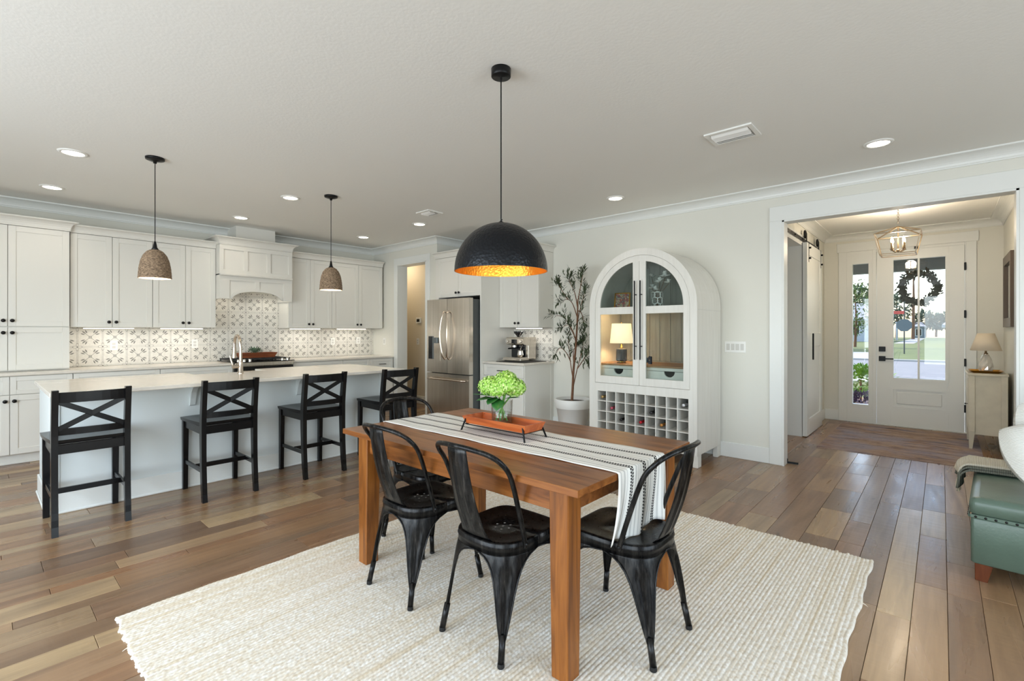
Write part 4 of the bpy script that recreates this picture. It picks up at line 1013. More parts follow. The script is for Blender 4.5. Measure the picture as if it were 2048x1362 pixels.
for i, (x, y, a) in enumerate(((-4.525, 0.535, 0), (-4.52, 1.378, 0), (-4.512, 2.168, 0), (-4.42, 2.945, -3))):
    if i == 0: st0.location = (x, y, 0); st0.rotation_euler = (0, 0, PI/2); st0['label'] = STL[0]
    else: copy_tree(st0, (x, y, 0), PI/2+math.radians(a), STL[i])

# ------------------------------------------------------------------ fridge alcove
fp = MB().box(XJ+0.001, -5.642, 4.665, 5.31, 0, 2.41); tag(fp.build('filler_panel', M['cab'], off=(-5.68, 4.7, 0)), 'narrow white filler panel beside the refrigerator at the doorway', 'panel')
rp = MB().box(-4.737, -4.715, 4.64, 5.323, 0, 2.41, 0.001); tag(rp.build('fridge_panel', M['cab'], off=(-4.726, 5.0, 0)), 'tall white end panel between refrigerator and coffee counter', 'panel')
wall_cabinet('white double-door cabinet above the refrigerator', 'y', 4.645, 5.31, -5.640, -4.739, 1.822, 2.41, -5.19, None)
wall_cabinet('white double-door wall cabinet above the coffee machine', 'y', 5.005, 5.322, -4.713, -3.995, 1.378, 2.41, -4.372, None)
crown_thing('cove crown moulding around the cabinets over refrigerator and coffee counter', [(XJ+0.002, 4.645), (-4.715, 4.645), (-4.715, 5.005), (-3.995, 5.005), (-3.995, 5.322)], -1, 2.412, cap=None)
fg = thing('refrigerator', 'stainless french-door refrigerator with a water dispenser', 'refrigerator', (-5.2, 4.85, 0))
X0, X1, FYY = -5.648, -4.748, 4.44
MB().box(X0+0.008, X1-0.008, FYY+0.085, 5.22, 0.03, 1.768, 0.004).box(X0+0.03, X1-0.03, 4.6, 5.1, 0, 0.03).build('body', M['greymetal'], fg)
def fdoor(name, x0, x1, z0, z1):
    # gently bowed stainless front
    rows = []
    for k in range(9):
        t = k/8; x = x0+(x1-x0)*t; yb = FYY+0.006*(2*t-1)**2; rows.append([(x, yb, z0), (x, yb, z1)])
    mb = MB().sheet([[r_[1], r_[0]] for r_ in rows], True)
    mb.add([(x0, FYY+0.006, z0), (x0, FYY+0.078, z0), (x0, FYY+0.078, z1), (x0, FYY+0.006, z1)], [(3, 2, 1, 0)]); mb.add([(x1, FYY+0.006, z0), (x1, FYY+0.078, z0), (x1, FYY+0.078, z1), (x1, FYY+0.006, z1)], [(0, 1, 2, 3)])
    for z, f in ((z0, 1), (z1, 0)):
        p = [(r_[0][0], r_[0][1], z) for r_ in rows]+[(x1, FYY+0.078, z), (x0, FYY+0.078, z)]; mb.add(p, [tuple(range(len(p))) if not f else tuple(reversed(range(len(p))))])
    mb.add([(x0, FYY+0.078, z0), (x1, FYY+0.078, z0), (x1, FYY+0.078, z1), (x0, FYY+0.078, z1)], [(0, 3, 2, 1)])
    return mb.build(name, M['steel'], fg)
XM = -5.198
dl = fdoor('door', X0, XM-0.003, 0.735, 1.782); dr = fdoor('door', XM+0.003, X1, 0.735, 1.782); dw = fdoor('freezer_drawer', X0, X1, 0.07, 0.722)
for d, s in ((dl, -1), (dr, 1)):
    x = XM+s*0.045; p = [(x, FYY+0.0, 0.93), (x, FYY-0.035, 0.97)]+[(x-s*0.0+s*0.03*math.sin(PI*t/10), FYY-0.04-0.028*math.sin(PI*t/10), 0.97+0.60*t/10) for t in range(11)]+[(x, FYY-0.035, 1.575), (x, FYY, 1.61)]
    MB().tube(p, 0.013, 10).build('handle', M['nickel'], d)
p = [(X0+0.07, FYY, 0.645), (X0+0.08, FYY-0.045, 0.648)]+[(X0+0.08+(X1-X0-0.16)*t/8, FYY-0.045-0.012*math.sin(PI*t/8), 0.650) for t in range(1, 8)]+[(X1-0.08, FYY-0.045, 0.648), (X1-0.07, FYY, 0.645)]
MB().tube(p, 0.014, 10).build('handle', M['nickel'], dw)
M['recess'] = plain('dispenser_recess', (112, 118, 120), 0.4, 0.4)
dp = MB(); dx0, dx1, dz0, dz1 = -5.615, -5.345, 0.905, 1.265
dp.ring([(dx0, dz0), (dx1, dz0), (dx1, dz1), (dx0, dz1)], [(dx0+0.012, dz0+0.02), (dx1-0.012, dz0+0.02), (dx1-0.012, dz1-0.012), (dx0+0.012, dz1-0.012)], 'y', FYY-0.006, FYY+0.012)
dsp = dp.build('dispenser', M['steel'], dl)
MB().box(dx0+0.012, dx0+0.09, FYY-0.003, FYY+0.006, dz0+0.02, dz1-0.012).build('touch_panel', M['screen'], dsp)
MB().box(dx0+0.09, dx1-0.012, FYY+0.0005, FYY+0.006, dz0+0.02, dz1-0.012).box(dx0+0.13, dx1-0.04, FYY-0.025, FYY+0.002, dz1-0.11, dz1-0.03, 0.006).build('recess', M['recess'], dsp)
MB().box(-5.62, -4.76, 5.0, 5.2, 1.768, 1.80).build('gap_shade', M['gap'], fg)  # dark block standing in for the shade in the gap above the refrigerator

# coffee counter
cb = thing('coffee_cabinet', 'white base cabinet with one wide drawer under the coffee machine', 'cabinet', (-4.355, 5.0, 0))
MB().box(-4.713, -3.995, 4.713, 5.322, 0.10, 0.884, 0.001).box(-4.713, -3.995, 4.78, 5.322, 0, 0.10).build('body', M['cab'], cb)
MB().box(-3.995, -3.989, 4.713, 4.77, 0.0, 0.884, 0.001).box(-3.995, -3.989, 5.26, 5.322, 0.0, 0.884, 0.001).box(-3.995, -3.989, 4.77, 5.26, 0.0, 0.12, 0.001).build('end_panel', M['cab'], cb)
d = shaker('y', 4.692, -4.711, -3.997, 0.725, 0.878, 0.045).build('drawer', M['cab'], cb); pull(d, 'y', 4.692, -4.37, 0.80, 0.14)
for k, (p, q) in enumerate(((-4.713, -4.356), (-4.356, -3.995))):
    d = shaker('y', 4.692, p+GAP, q-GAP, 0.108, 0.718).build('door', M['cab'], cb); knob(d, 'y', 4.692, q-0.032 if k == 0 else p+0.032, 0.66)
worktop('small pale quartz worktop holding the coffee machine', (-4.714, -3.968, 4.662, 5.322, 0.885, 0.914))
mt = MB().box(-4.52, -4.03, 4.73, 5.22, 0.9145, 0.919, 0.001); tag(mt.build('counter_mat', M['rubber'], off=(-4.3, 5, 0.9145)), 'thin black mat under the coffee machine', 'mat')
em = thing('espresso_machine', 'stainless espresso machine with bean hopper and small dark display', 'coffee machine', (-4.38, 5.05, 0.919))
ex0, ex1, ey0, ey1, ez = -4.545, -4.225, 4.955, 5.235, 0.919
MB().box(ex0, ex1, ey0+0.11, ey1, ez+0.02, ez+0.31, 0.008).build('body', M['steel'], em)
MB().prism([(ey0+0.11, ez+0.21), (ey0+0.015, ez+0.225), (ey0, ez+0.24), (ey0, ez+0.30), (ey0+0.03, ez+0.325), (ey1-0.01, ez+0.325), (ey1-0.01, ez+0.21)], 'x', ex0, ex1).build('head', M['steel'], em)
MB().box(ex0+0.11, ex0+0.21, ey0-0.006, ey0+0.004, ez+0.238, ez+0.295, 0.002).build('display', M['screen'], em)
MB().box(ex0-0.005, ex1+0.002, ey0-0.06, ey0+0.12, ez, ez+0.045, 0.008).box(ex0+0.015, ex1-0.02, ey0-0.05, ey0+0.11, ez+0.045, ez+0.05).build('drip_tray', M['steel'], em)
MB().box(ex0+0.02, ex1-0.05, ey0+0.10, ey0+0.112, ez+0.05, ez+0.21).build('splash_plate', M['screen'], em)
gh = MB().lathe([(0.034, ez+0.185), (0.034, ez+0.212)], (ex0+0.11, ey0+0.06, 0), 14).build('group_head', M['chrome'], em)
MB().lathe([(0.03, ez+0.165), (0.033, ez+0.185)], (ex0+0.11, ey0+0.06, 0), 14).tube([(ex0+0.11, ey0+0.03, ez+0.175), (ex0+0.115, ey0-0.07, ez+0.17)], 0.011, 8).build('portafilter', M['black'], gh)
MB().tube([(ex0+0.25, ey0+0.06, ez+0.215), (ex0+0.25, ey0+0.03, ez+0.17), (ex0+0.245, ey0+0.02, ez+0.09)], 0.006, 8).build('steam_wand', M['chrome'], em)
MB().lathe([(0.035, ez+0.065), (0.042, ez+0.05), (0.042, ez+0.09), (0.033, ez+0.13), (0.036, ez+0.145)], (ex0+0.235, ey0+0.04, 0), 14, caps=False).build('milk_jug', M['chrome'], em, solid=0.002)
MB().lathe([(0.02, ez+0.325), (0.022, ez+0.335), (0.066, ez+0.385), (0.070, ez+0.40), (0.066, ez+0.405), (0, ez+0.405)], (ex0+0.135, ey0+0.12, 0), 18).build('bean_hopper', M['screen'], em)
for s in (0, 1): MB().lathe([(0.018, 0), (0.018, 0.018), (0.0, 0.02)], (ex0+0.035+s*0.24, ey0-0.02, ez+0.268), 12, axis='y').build('dial', M['chrome'], em)

# ------------------------------------------------------------------ ceiling fittings
DL = [((-5.154, 0.526), 'recessed ceiling light nearest the camera over the hutch end of the island'), ((-6.544, 0.514), 'recessed ceiling light in front of the hutch cabinet'),
      ((-5.167, 2.245), 'recessed ceiling light between the two woven pendants'), ((-6.54, 2.228), 'recessed ceiling light in front of the range hood'),
      ((-6.516, 3.924), 'recessed ceiling light near the kitchen corner'), ((-5.17, 3.942), 'recessed ceiling light in front of the refrigerator'),
      ((-2.598, 4.566), 'recessed ceiling light in front of the arched cabinet'), ((-0.356, 4.554), 'recessed ceiling light in front of the foyer opening')]
d0 = None
for (x, y), lab in DL:
    if d0 is None:
        d0 = thing('ceiling_light', lab, 'light', (0, 0, 0), group='recessed ceiling lights', world=False)
        MB().lathe([(0.068, -0.004), (0.072, -0.010), (0.088, -0.008), (0.095, -0.001), (0.095, 0)], (0, 0, 0), 28, caps=False).build('trim_ring', M['plate'], d0)
        MB().lathe([(0.0, -0.0055), (0.070, -0.0055)], (0, 0, 0), 24, caps=False).build('diffuser', M['bulb_cool'], d0)
        r = d0; r.location = (x, y, ZC)
    else: r = copy_tree(d0, (x, y, ZC), 0, lab)
for (x, y), lab in DL:
    l = lamp('downlight', 'SPOT', (x, y, ZC-0.012), 11 if x < -3 else 6, (1.0, 0.90, 0.76), (0, 0, 0), 0.09, spot_size=math.radians(150), spot_blend=0.7)
def vent(label, x0, x1, y0, y1, n):
    r = thing('ceiling_vent', label, 'vent', ((x0+x1)/2, (y0+y1)/2, ZC), group='ceiling air vents')
    MB().ring([(x0, y0), (x1, y0), (x1, y1), (x0, y1)], [(x0+0.03, y0+0.03), (x1-0.03, y0+0.03), (x1-0.03, y1-0.03), (x0+0.03, y1-0.03)], 'z', ZC-0.012, ZC-0.001).build('frame', M['plate'], r)
    MB().box(x0+0.03, x1-0.03, y0+0.03, y1-0.03, ZC-0.003, ZC-0.001).build('backing', M['plate_shadow'], r)
    sl = None
    for k in range(n):
        y = y0+0.04+(y1-y0-0.08)*(k+0.5)/n; a = math.radians(-38 if y < (y0+y1)/2+0.02 else 38)
        MB().obox(((x0+x1)/2, y, ZC-0.016), (x1-x0-0.07, (y1-y0)/n*0.8, 0.002), Euler((a, 0, 0)).to_matrix()).build('louver', M['plate'], r)
vent('larger white ceiling air vent before the foyer opening', -1.285, -0.965, 3.52, 3.775, 7)
vent('small white ceiling air vent over the island end near the refrigerator', -4.70, -4.46, 3.53, 3.75, 6)

# woven pendants over the island
def make_pendant(label, x, y):
    r = thing('woven_pendant', label, 'pendant lamp', (x, y, ZC), group='woven pendants over the island', world=False)
    MB().lathe([(0.0, -0.045), (0.012, -0.045), (0.014, -0.028), (0.05, -0.022), (0.066, -0.016), (0.068, 0), (0, 0)], (0, 0, 0), 20).build('canopy', M['black'], r)
    MB().tube([(0, 0, -0.04), (0, 0, -0.70)], 0.0032, 6).build('cord', M['black'], r)
    MB().lathe([(0.006, -0.685), (0.010, -0.70), (0.016, -0.735), (0.03, -0.758), (0.0, -0.760)], (0, 0, 0), 14).build('cap', M['black'], r)
    prof = [(0.032, -0.755), (0.055, -0.768), (0.080, -0.800), (0.097, -0.845), (0.107, -0.900), (0.112, -0.955), (0.114, -0.990)]
    mb = MB(); fine = []
    for k in range(len(prof)-1):
        for q in range(4):
            t = q/4; fine.append((prof[k][0]*(1-t)+prof[k+1][0]*t+0.0014*((4*k+q) % 2), prof[k][1]*(1-t)+prof[k+1][1]*t))
    fine.append(prof[-1]); inner = [(max(q[0]-0.006, 0.02), q[1]) for q in reversed(prof)]
    mb.lathe(fine, (0, 0, 0), 28, caps=False); mb.lathe([prof[-1]]+inner, (0, 0, 0), 28, m=1, caps=False)
    mb.build('shade', [M['rattan'], M['shade_off']], r)
    MB().sphere((0, 0, -0.90), 0.028, 12, 8).build('bulb', M['bulb_warm'], r)
    return r
p1 = make_pendant('woven bell pendant lamp over the hutch end of the island', -4.816, 0.991)
copy_tree(p1, (-4.791, 2.504, ZC), 0, 'woven bell pendant lamp over the refrigerator end of the island')
for x, y in ((-4.816, 0.991), (-4.791, 2.504)): lamp('pendant_lamp', 'POINT', (x, y, ZC-0.955), 4, (1, 0.86, 0.66), size=0.03)

# black dome pendant over the table
dm = thing('dome_pendant', 'large hammered black dome pendant with a gold inside, over the dining table', 'pendant lamp', (-1.781, 1.904, ZC), world=False)
MB().lathe([(0.0, -0.058), (0.006, -0.058), (0.006, -0.045), (0.050, -0.045), (0.053, -0.042), (0.053, -0.001), (0, -0.001)], (0, 0, 0), 28).build('canopy', M['black'], dm)
MB().tube([(0, 0, -0.045), (0, 0, -0.83)], 0.0035, 8).build('cord', M['black'], dm)
out = [(0.252*math.cos(a), -1.098+0.262*math.sin(a)) for a in [PI/2*i/18 for i in range(19)]]; inn = [(max(x-0.004, 0), z-0.003) for x, z in out]
mb = MB().lathe(out, (0, 0, 0), 48, caps=False); mb.lathe([out[0], (out[0][0]-0.004, out[0][1])], (0, 0, 0), 48, m=1, caps=False)
mb.lathe([(inn[i][0], inn[i][1] if i else out[0][1]) for i in range(19)], (0, 0, 0), 48, m=1, caps=False)
mb.build('shade', [M['dome_out'], M['dome_in']], dm)
MB().tube([(0, 0, -0.838), (0, 0, -0.822), (0.006, 0, -0.815)], 0.005, 8).lathe([(0.012, -0.842), (0.014, -0.830), (0.005, -0.826)], (0, 0, 0), 12).build('hook', M['black'], dm)
MB().lathe([(0.02, -0.842), (0.02, -0.90), (0.0, -0.90)], (0, 0, 0), 12).build('socket', M['black'], dm)
MB().sphere((0, 0, -0.935), 0.036, 14, 10).build('bulb', M['bulb_warm'], dm)
lamp('dome_lamp', 'POINT', (-1.781, 1.904, ZC-0.99), 3.2, (1, 0.86, 0.66), size=0.04)
# ================================================================== DINING AREA
# rug: braided rows as real relief
def make_rug():
    x0, x1, y0, y1 = -2.845, -0.285, 0.43, 3.455; px, py = 0.0185, 0.0200
    nr, ns = int((x1-x0)/px), int((y1-y0)/py); sx, sy = 5, 4
    i = np.arange(nr*sx+1); j = np.arange(ns*sy+1); I, J = np.meshgrid(i, j, indexing='ij')
    rng = np.random.RandomState(5); row = np.minimum(I//sx, nr-1); ph = rng.rand(nr)*2; u = (I % sx)/sx; u = np.where(I == nr*sx, 1.0, u)
    amp = 0.8+0.4*rng.rand(nr, ns+2)
    lean = (u-0.5)*0.9
    vv = J/sy+ph[row]+lean; st = np.abs(np.sin(np.pi*vv)); k = np.clip(np.floor(vv).astype(int), 0, ns+1)
    prof = np.sqrt(np.clip(1-(2*u-1)**2, 0, 1))
    Z = 0.0090+0.0040*prof*(0.40+0.60*st)*amp[row, k]
    wob = 0.004*np.sin(J/sy*0.21+1.3)+0.003*np.sin(J/sy*0.53)
    fuzz = np.interp(i, [0, nr*sx*0.02, nr*sx*0.98, nr*sx], [1, 0, 0, 1])
    X = x0+I*px/sx+wob*fuzz[:, None]; ey = 0.006*rng.randn(nr)[row]
    fy = np.interp(j, [0, ns*sy*0.02, ns*sy*0.98, ns*sy], [1, 0, 0, 1]); Y = y0+J*py/sy+ey*fy[None, :]
    edge = (I == 0) | (I == nr*sx) | (J == 0) | (J == ns*sy); Z = np.where(edge, 0.0005, Z)
    V = np.stack([X, Y, Z], -1).reshape(-1, 3); n1 = ns*sy+1
    a = (I[:-1, :-1]*n1+J[:-1, :-1]).reshape(-1); F = np.stack([a, a+n1, a+n1+1, a+1], -1)
    me = bpy.data.meshes.new('rug'); me.vertices.add(len(V)); me.vertices.foreach_set('co', V.astype(np.float32).ravel())
    me.loops.add(len(F)*4); me.loops.foreach_set('vertex_index', F.astype(np.int32).ravel()); me.polygons.add(len(F))
    me.polygons.foreach_set('loop_start', np.arange(0, len(F)*4, 4, dtype=np.int32)); me.polygons.foreach_set('use_smooth', np.ones(len(F), bool))
    me.materials.append(M['rug']); me.update(); me.validate()
    o = bpy.data.objects.new('jute_rug', me); COL.objects.link(o)
    tag(o, 'large cream braided jute rug under the dining table', 'rug')
    fr = MB(); rr = random.Random(9)
    for k in range(12):
        side = rr.random()
        if side < 0.45: p = Vector((x1, y0+rr.random()*(y1-y0), 0.006)); d = Vector((1, rr.uniform(-1, 1), 0))
        elif side < 0.8: p = Vector((x0+rr.random()*(x1-x0), y0, 0.006)); d = Vector((rr.uniform(-1, 1), -1, 0))
        else: p = Vector((x0, y0+rr.random()*(y1-y0), 0.006)); d = Vector((-1, rr.uniform(-1, 1), 0))
        L = rr.uniform(0.006, 0.022); fr.tube([p-d*0.01, p+d*L*0.5, p+d*L+Vector((0, 0, -0.004))], [0.003, 0.0018, 0.0008], 5)
    fr.build('stray_fibres', M['rug'], o, kind='stuff')
make_rug()
RZ = 0.0135

# table
TX0, TX1, TY0, TY1, TZ = -2.608, -0.967, 1.435, 2.455, 0.760
tb = thing('dining_table', 'rectangular warm brown wooden dining table on the jute rug', 'table', ((TX0+TX1)/2, (TY0+TY1)/2, RZ))
top = MB().box(TX0+0.02, TX1-0.02, TY0+0.02, TY1-0.02, TZ-0.027, TZ-0.012).build('tabletop', M['table'], tb)
rb = random.Random(2); y = TY0
ws = [0.155, 0.135, 0.16, 0.14, 0.15, 0.145, 0.135]
for wd in ws:
    MB().box(TX0, TX1, y+0.0002, min(y+wd, TY1)-0.0002, TZ-0.028, TZ, 0.0012).build('board', M['table'], top); y += wd
L = 0.09
for sx in (0, 1):
    for sy in (0, 1):
        cx = (TX0+0.118+L/2) if sx == 0 else (TX1-0.065-L/2); cy = (TY0+0.032+L/2) if sy == 0 else (TY1-0.032-L/2)
        MB().bar((cx+(0.004 if sx else -0.004), cy+(0.005 if sy else -0.005), RZ), (cx, cy, TZ-0.028), 0.078, 0.078, L, L, b=0.004).build('leg', M['tableleg'], tb)
ax0, ax1, ay0, ay1 = TX0+0.135, TX1-0.085, TY0+0.05, TY1-0.05
for q in ((ax0, ax1, ay0, ay0+0.022), (ax0, ax1, ay1-0.022, ay1), (ax0, ax0+0.022, ay0, ay1), (ax1-0.022, ax1, ay0, ay1)):
    MB().box(*q, TZ-0.122, TZ-0.028, 0.002).build('apron', M['table'], tb)

# table runner: lies along the top and hangs at both ends
def make_runner():
    y0, y1 = 1.712, 2.138; zt = TZ+0.0015; ns = 26; pts = []
    # (x, z, hang amount) along the length
    for k in range(13): t = 1-k/12; pts.append((TX0-0.006-0.004*math.sin(t*7), 0.462+(TZ-0.01-0.462)*(1-t), t))
    pts += [(TX0-0.005, zt-0.003, 0), (TX0, zt, 0), (TX0+0.006, zt+0.001, 0)]
    nt_ = 60
    for k in range(1, nt_): pts.append((TX0+(TX1-TX0)*k/nt_, zt+0.001, 0))
    pts += [(TX1-0.006, zt+0.001, 0), (TX1+0.001, zt, 0), (TX1+0.006, zt-0.004, 0)]
    for k in range(1, 17): t = k/16; pts.append((TX1+0.008+0.002*math.sin(t*5), zt-0.01-(zt-0.01-0.462)*t, t))
    rows, uv = [], []; s = 0; pr = None
    for k, (x, z, h) in enumerate(pts):
        if pr: s += math.hypot(x-pr[0], z-pr[1])
        pr = (x, z); row, ur = [], []
        right = k > len(pts)/2
        for j in range(ns+1):
            v = j/ns; y = y0+(y1-y0)*v; xx, zz = x, z
            if h > 0:
                w_ = 0.010*h*math.sin(v*13+2*h)+0.006*h*math.sin(v*27+1)
                if right:
                    xx += w_-0.03*h*h*(1-v); y = y-0.02*h*(1-v)-0.012*h; zz += 0.018*h*math.sin(v*9+0.6)*h
                    zz = max(zz, 0.462)
                else: xx -= abs(w_)*0.6
            else: zz += 0.0012*math.sin(x*9+v*6)+0.0010*math.sin(x*23+v*15)+0.0012
            row.append((xx, y, zz)); ur.append((s, v))
        rows.append(row); uv.append(ur)
    o = MB().sheet(rows, True, 0, uv).build('table_runner', M['runner'], off=(-1.79, 1.92, TZ), solid=0.0016)
    tag(o, 'white linen table runner with three dark stitched stripes', 'table runner')
make_runner()

# centrepiece
ty = thing('serving_tray', 'orange-brown wooden tray on a black wire stand, on the runner', 'tray', (-1.805, 1.94, TZ+0.004), rz=0)
mb = MB(); flare(-2.025, -1.585, 1.872, 2.008, 0.806, 0.848, 0.016, 0.016, 0.009, mb).build('tray', M['tray'], ty)
sdm = MB()
for yy in (1.862, 2.018): sdm.tube([(-2.02, yy, 0.803), (-1.59, yy, 0.803)], 0.0032, 8)
for xx in (-2.02, -1.59): sdm.tube([(xx, 1.862, 0.803), (xx, 2.018, 0.803)], 0.0032, 8)
std = sdm.build('stand', M['black'], ty)
for xx, sx in ((-2.02, -1), (-1.59, 1)):
    for yy, sy in ((1.862, -1), (2.018, 1)): MB().bar((xx+sx*0.022, yy+sy*0.012, TZ+0.004), (xx-sx*0.006, yy-sy*0.002-0.002*sy, 0.842), 0.007, 0.007).build('leg', M['black'], std)
VX, VY, VZ = -1.822, 1.955, 0.816
vs = thing('glass_vase', 'clear glass cylinder vase half filled with water, on the wooden tray', 'vase', (VX, VY, VZ))
MB().lathe([(0.0, VZ), (0.055, VZ), (0.057, VZ+0.004), (0.060, VZ+0.132), (0.057, VZ+0.132), (0.054, VZ+0.012), (0.0, VZ+0.010)], (VX, VY, 0), 32).build('vase', M['vaseglass'], vs)
MB().lathe([(0.0, VZ+0.0115), (0.053, VZ+0.0125), (0.0545, VZ+0.062), (0.0, VZ+0.062)], (VX, VY, 0), 32).build('water', M['water'], vs)
_t = NT('hydrangea_petal'); _g = _t.n('NewGeometry')
_t.l(_t.ramp(_g.outputs['Random Per Island'], [(0.0, lin((112, 166, 44))), (0.5, lin((158, 206, 82))), (1.0, lin((206, 230, 146)))]), _t.b.inputs['Base Color']); _t.b.inputs['Roughness'].default_value = 0.6; M['hyd'] = _t.m; M['stem'] = plain('flower_stem', (104, 158, 66), 0.5, var=0.15, vscale=40); M['hleaf'] = plain('hydrangea_leaf', (46, 104, 44), 0.45, var=0.25, vscale=30)
bq = thing('hydrangea_bouquet', 'lime green hydrangea heads with dark leaves standing in the glass vase', 'flowers', (VX, VY, VZ+0.012))
rr = random.Random(21); heads = [((-0.060, -0.030, 0.205), 0.066), ((0.050, -0.010, 0.222), 0.070), ((-0.005, 0.035, 0.235), 0.066), ((0.062, 0.040, 0.20), 0.060), ((0.012, -0.048, 0.200), 0.056)]
for k, (c, r) in enumerate(heads):
    C = Vector((VX, VY, VZ))+Vector(c); mb = MB(); n = 150
    mb.sphere(C, r*0.70, 12, 8)
    for i in range(n):
        zz = 1-2*(i+0.5)/n; a = i*2.39996; q = Vector((math.cos(a)*math.sqrt(1-zz*zz), math.sin(a)*math.sqrt(1-zz*zz), zz))
        if zz < -0.85: continue
        P0 = C+Vector((q.x, q.y, q.z*0.82))*r*rr.uniform(0.93, 1.04); t1 = q.cross(Vector((0.3, 0.2, 1))).normalized(); t2 = q.cross(t1); tw = rr.random()*PI; s = rr.uniform(0.010, 0.014)
        for h in range(4):
            a_ = tw+h*PI/2; d = t1*math.cos(a_)+t2*math.sin(a_); e = t1*math.cos(a_+PI/2)+t2*math.sin(a_+PI/2); up = q*rr.uniform(-0.003, 0.004)
            mb.add([P0, P0+d*s*0.55+e*s*0.5+up, P0+d*s+up*1.5, P0+d*s*0.55-e*s*0.5+up], [(0, 1, 2, 3)])
    mb.build('flower_head', M['hyd'], bq)
    bx, by = -c[0]*0.45, -c[1]*0.45
    MB().tube(spline([(VX+bx, VY+by, VZ+0.018), (VX+c[0]*0.1, VY+c[1]*0.1, VZ+0.10), (C.x, C.y, C.z-0.02)], 5), 0.0042, 7).build('stem', M['stem'], bq)
for d, L_, W_, z, q in (((-0.75, -0.66, 0.10), 0.135, 0.050, 0.150, (-0.02, -0.02)), ((-0.35, -0.90, -0.05), 0.115, 0.085, 0.142, (-0.02, -0.03)), ((0.45, -0.70, -0.62), 0.095, 0.075, 0.146, (0.02, -0.045)), ((0.8, 0.3, 0.1), 0.09, 0.05, 0.14, (0.02, 0)), ((0.1, -0.95, -0.35), 0.09, 0.07, 0.150, (0.0, -0.04))):
    mb = MB(); leafcard(mb, (VX+q[0], VY+q[1], VZ+z), d, L_, W_, fold=0.12); mb.build('leaf', M['hleaf'], bq, solid=0.0008)

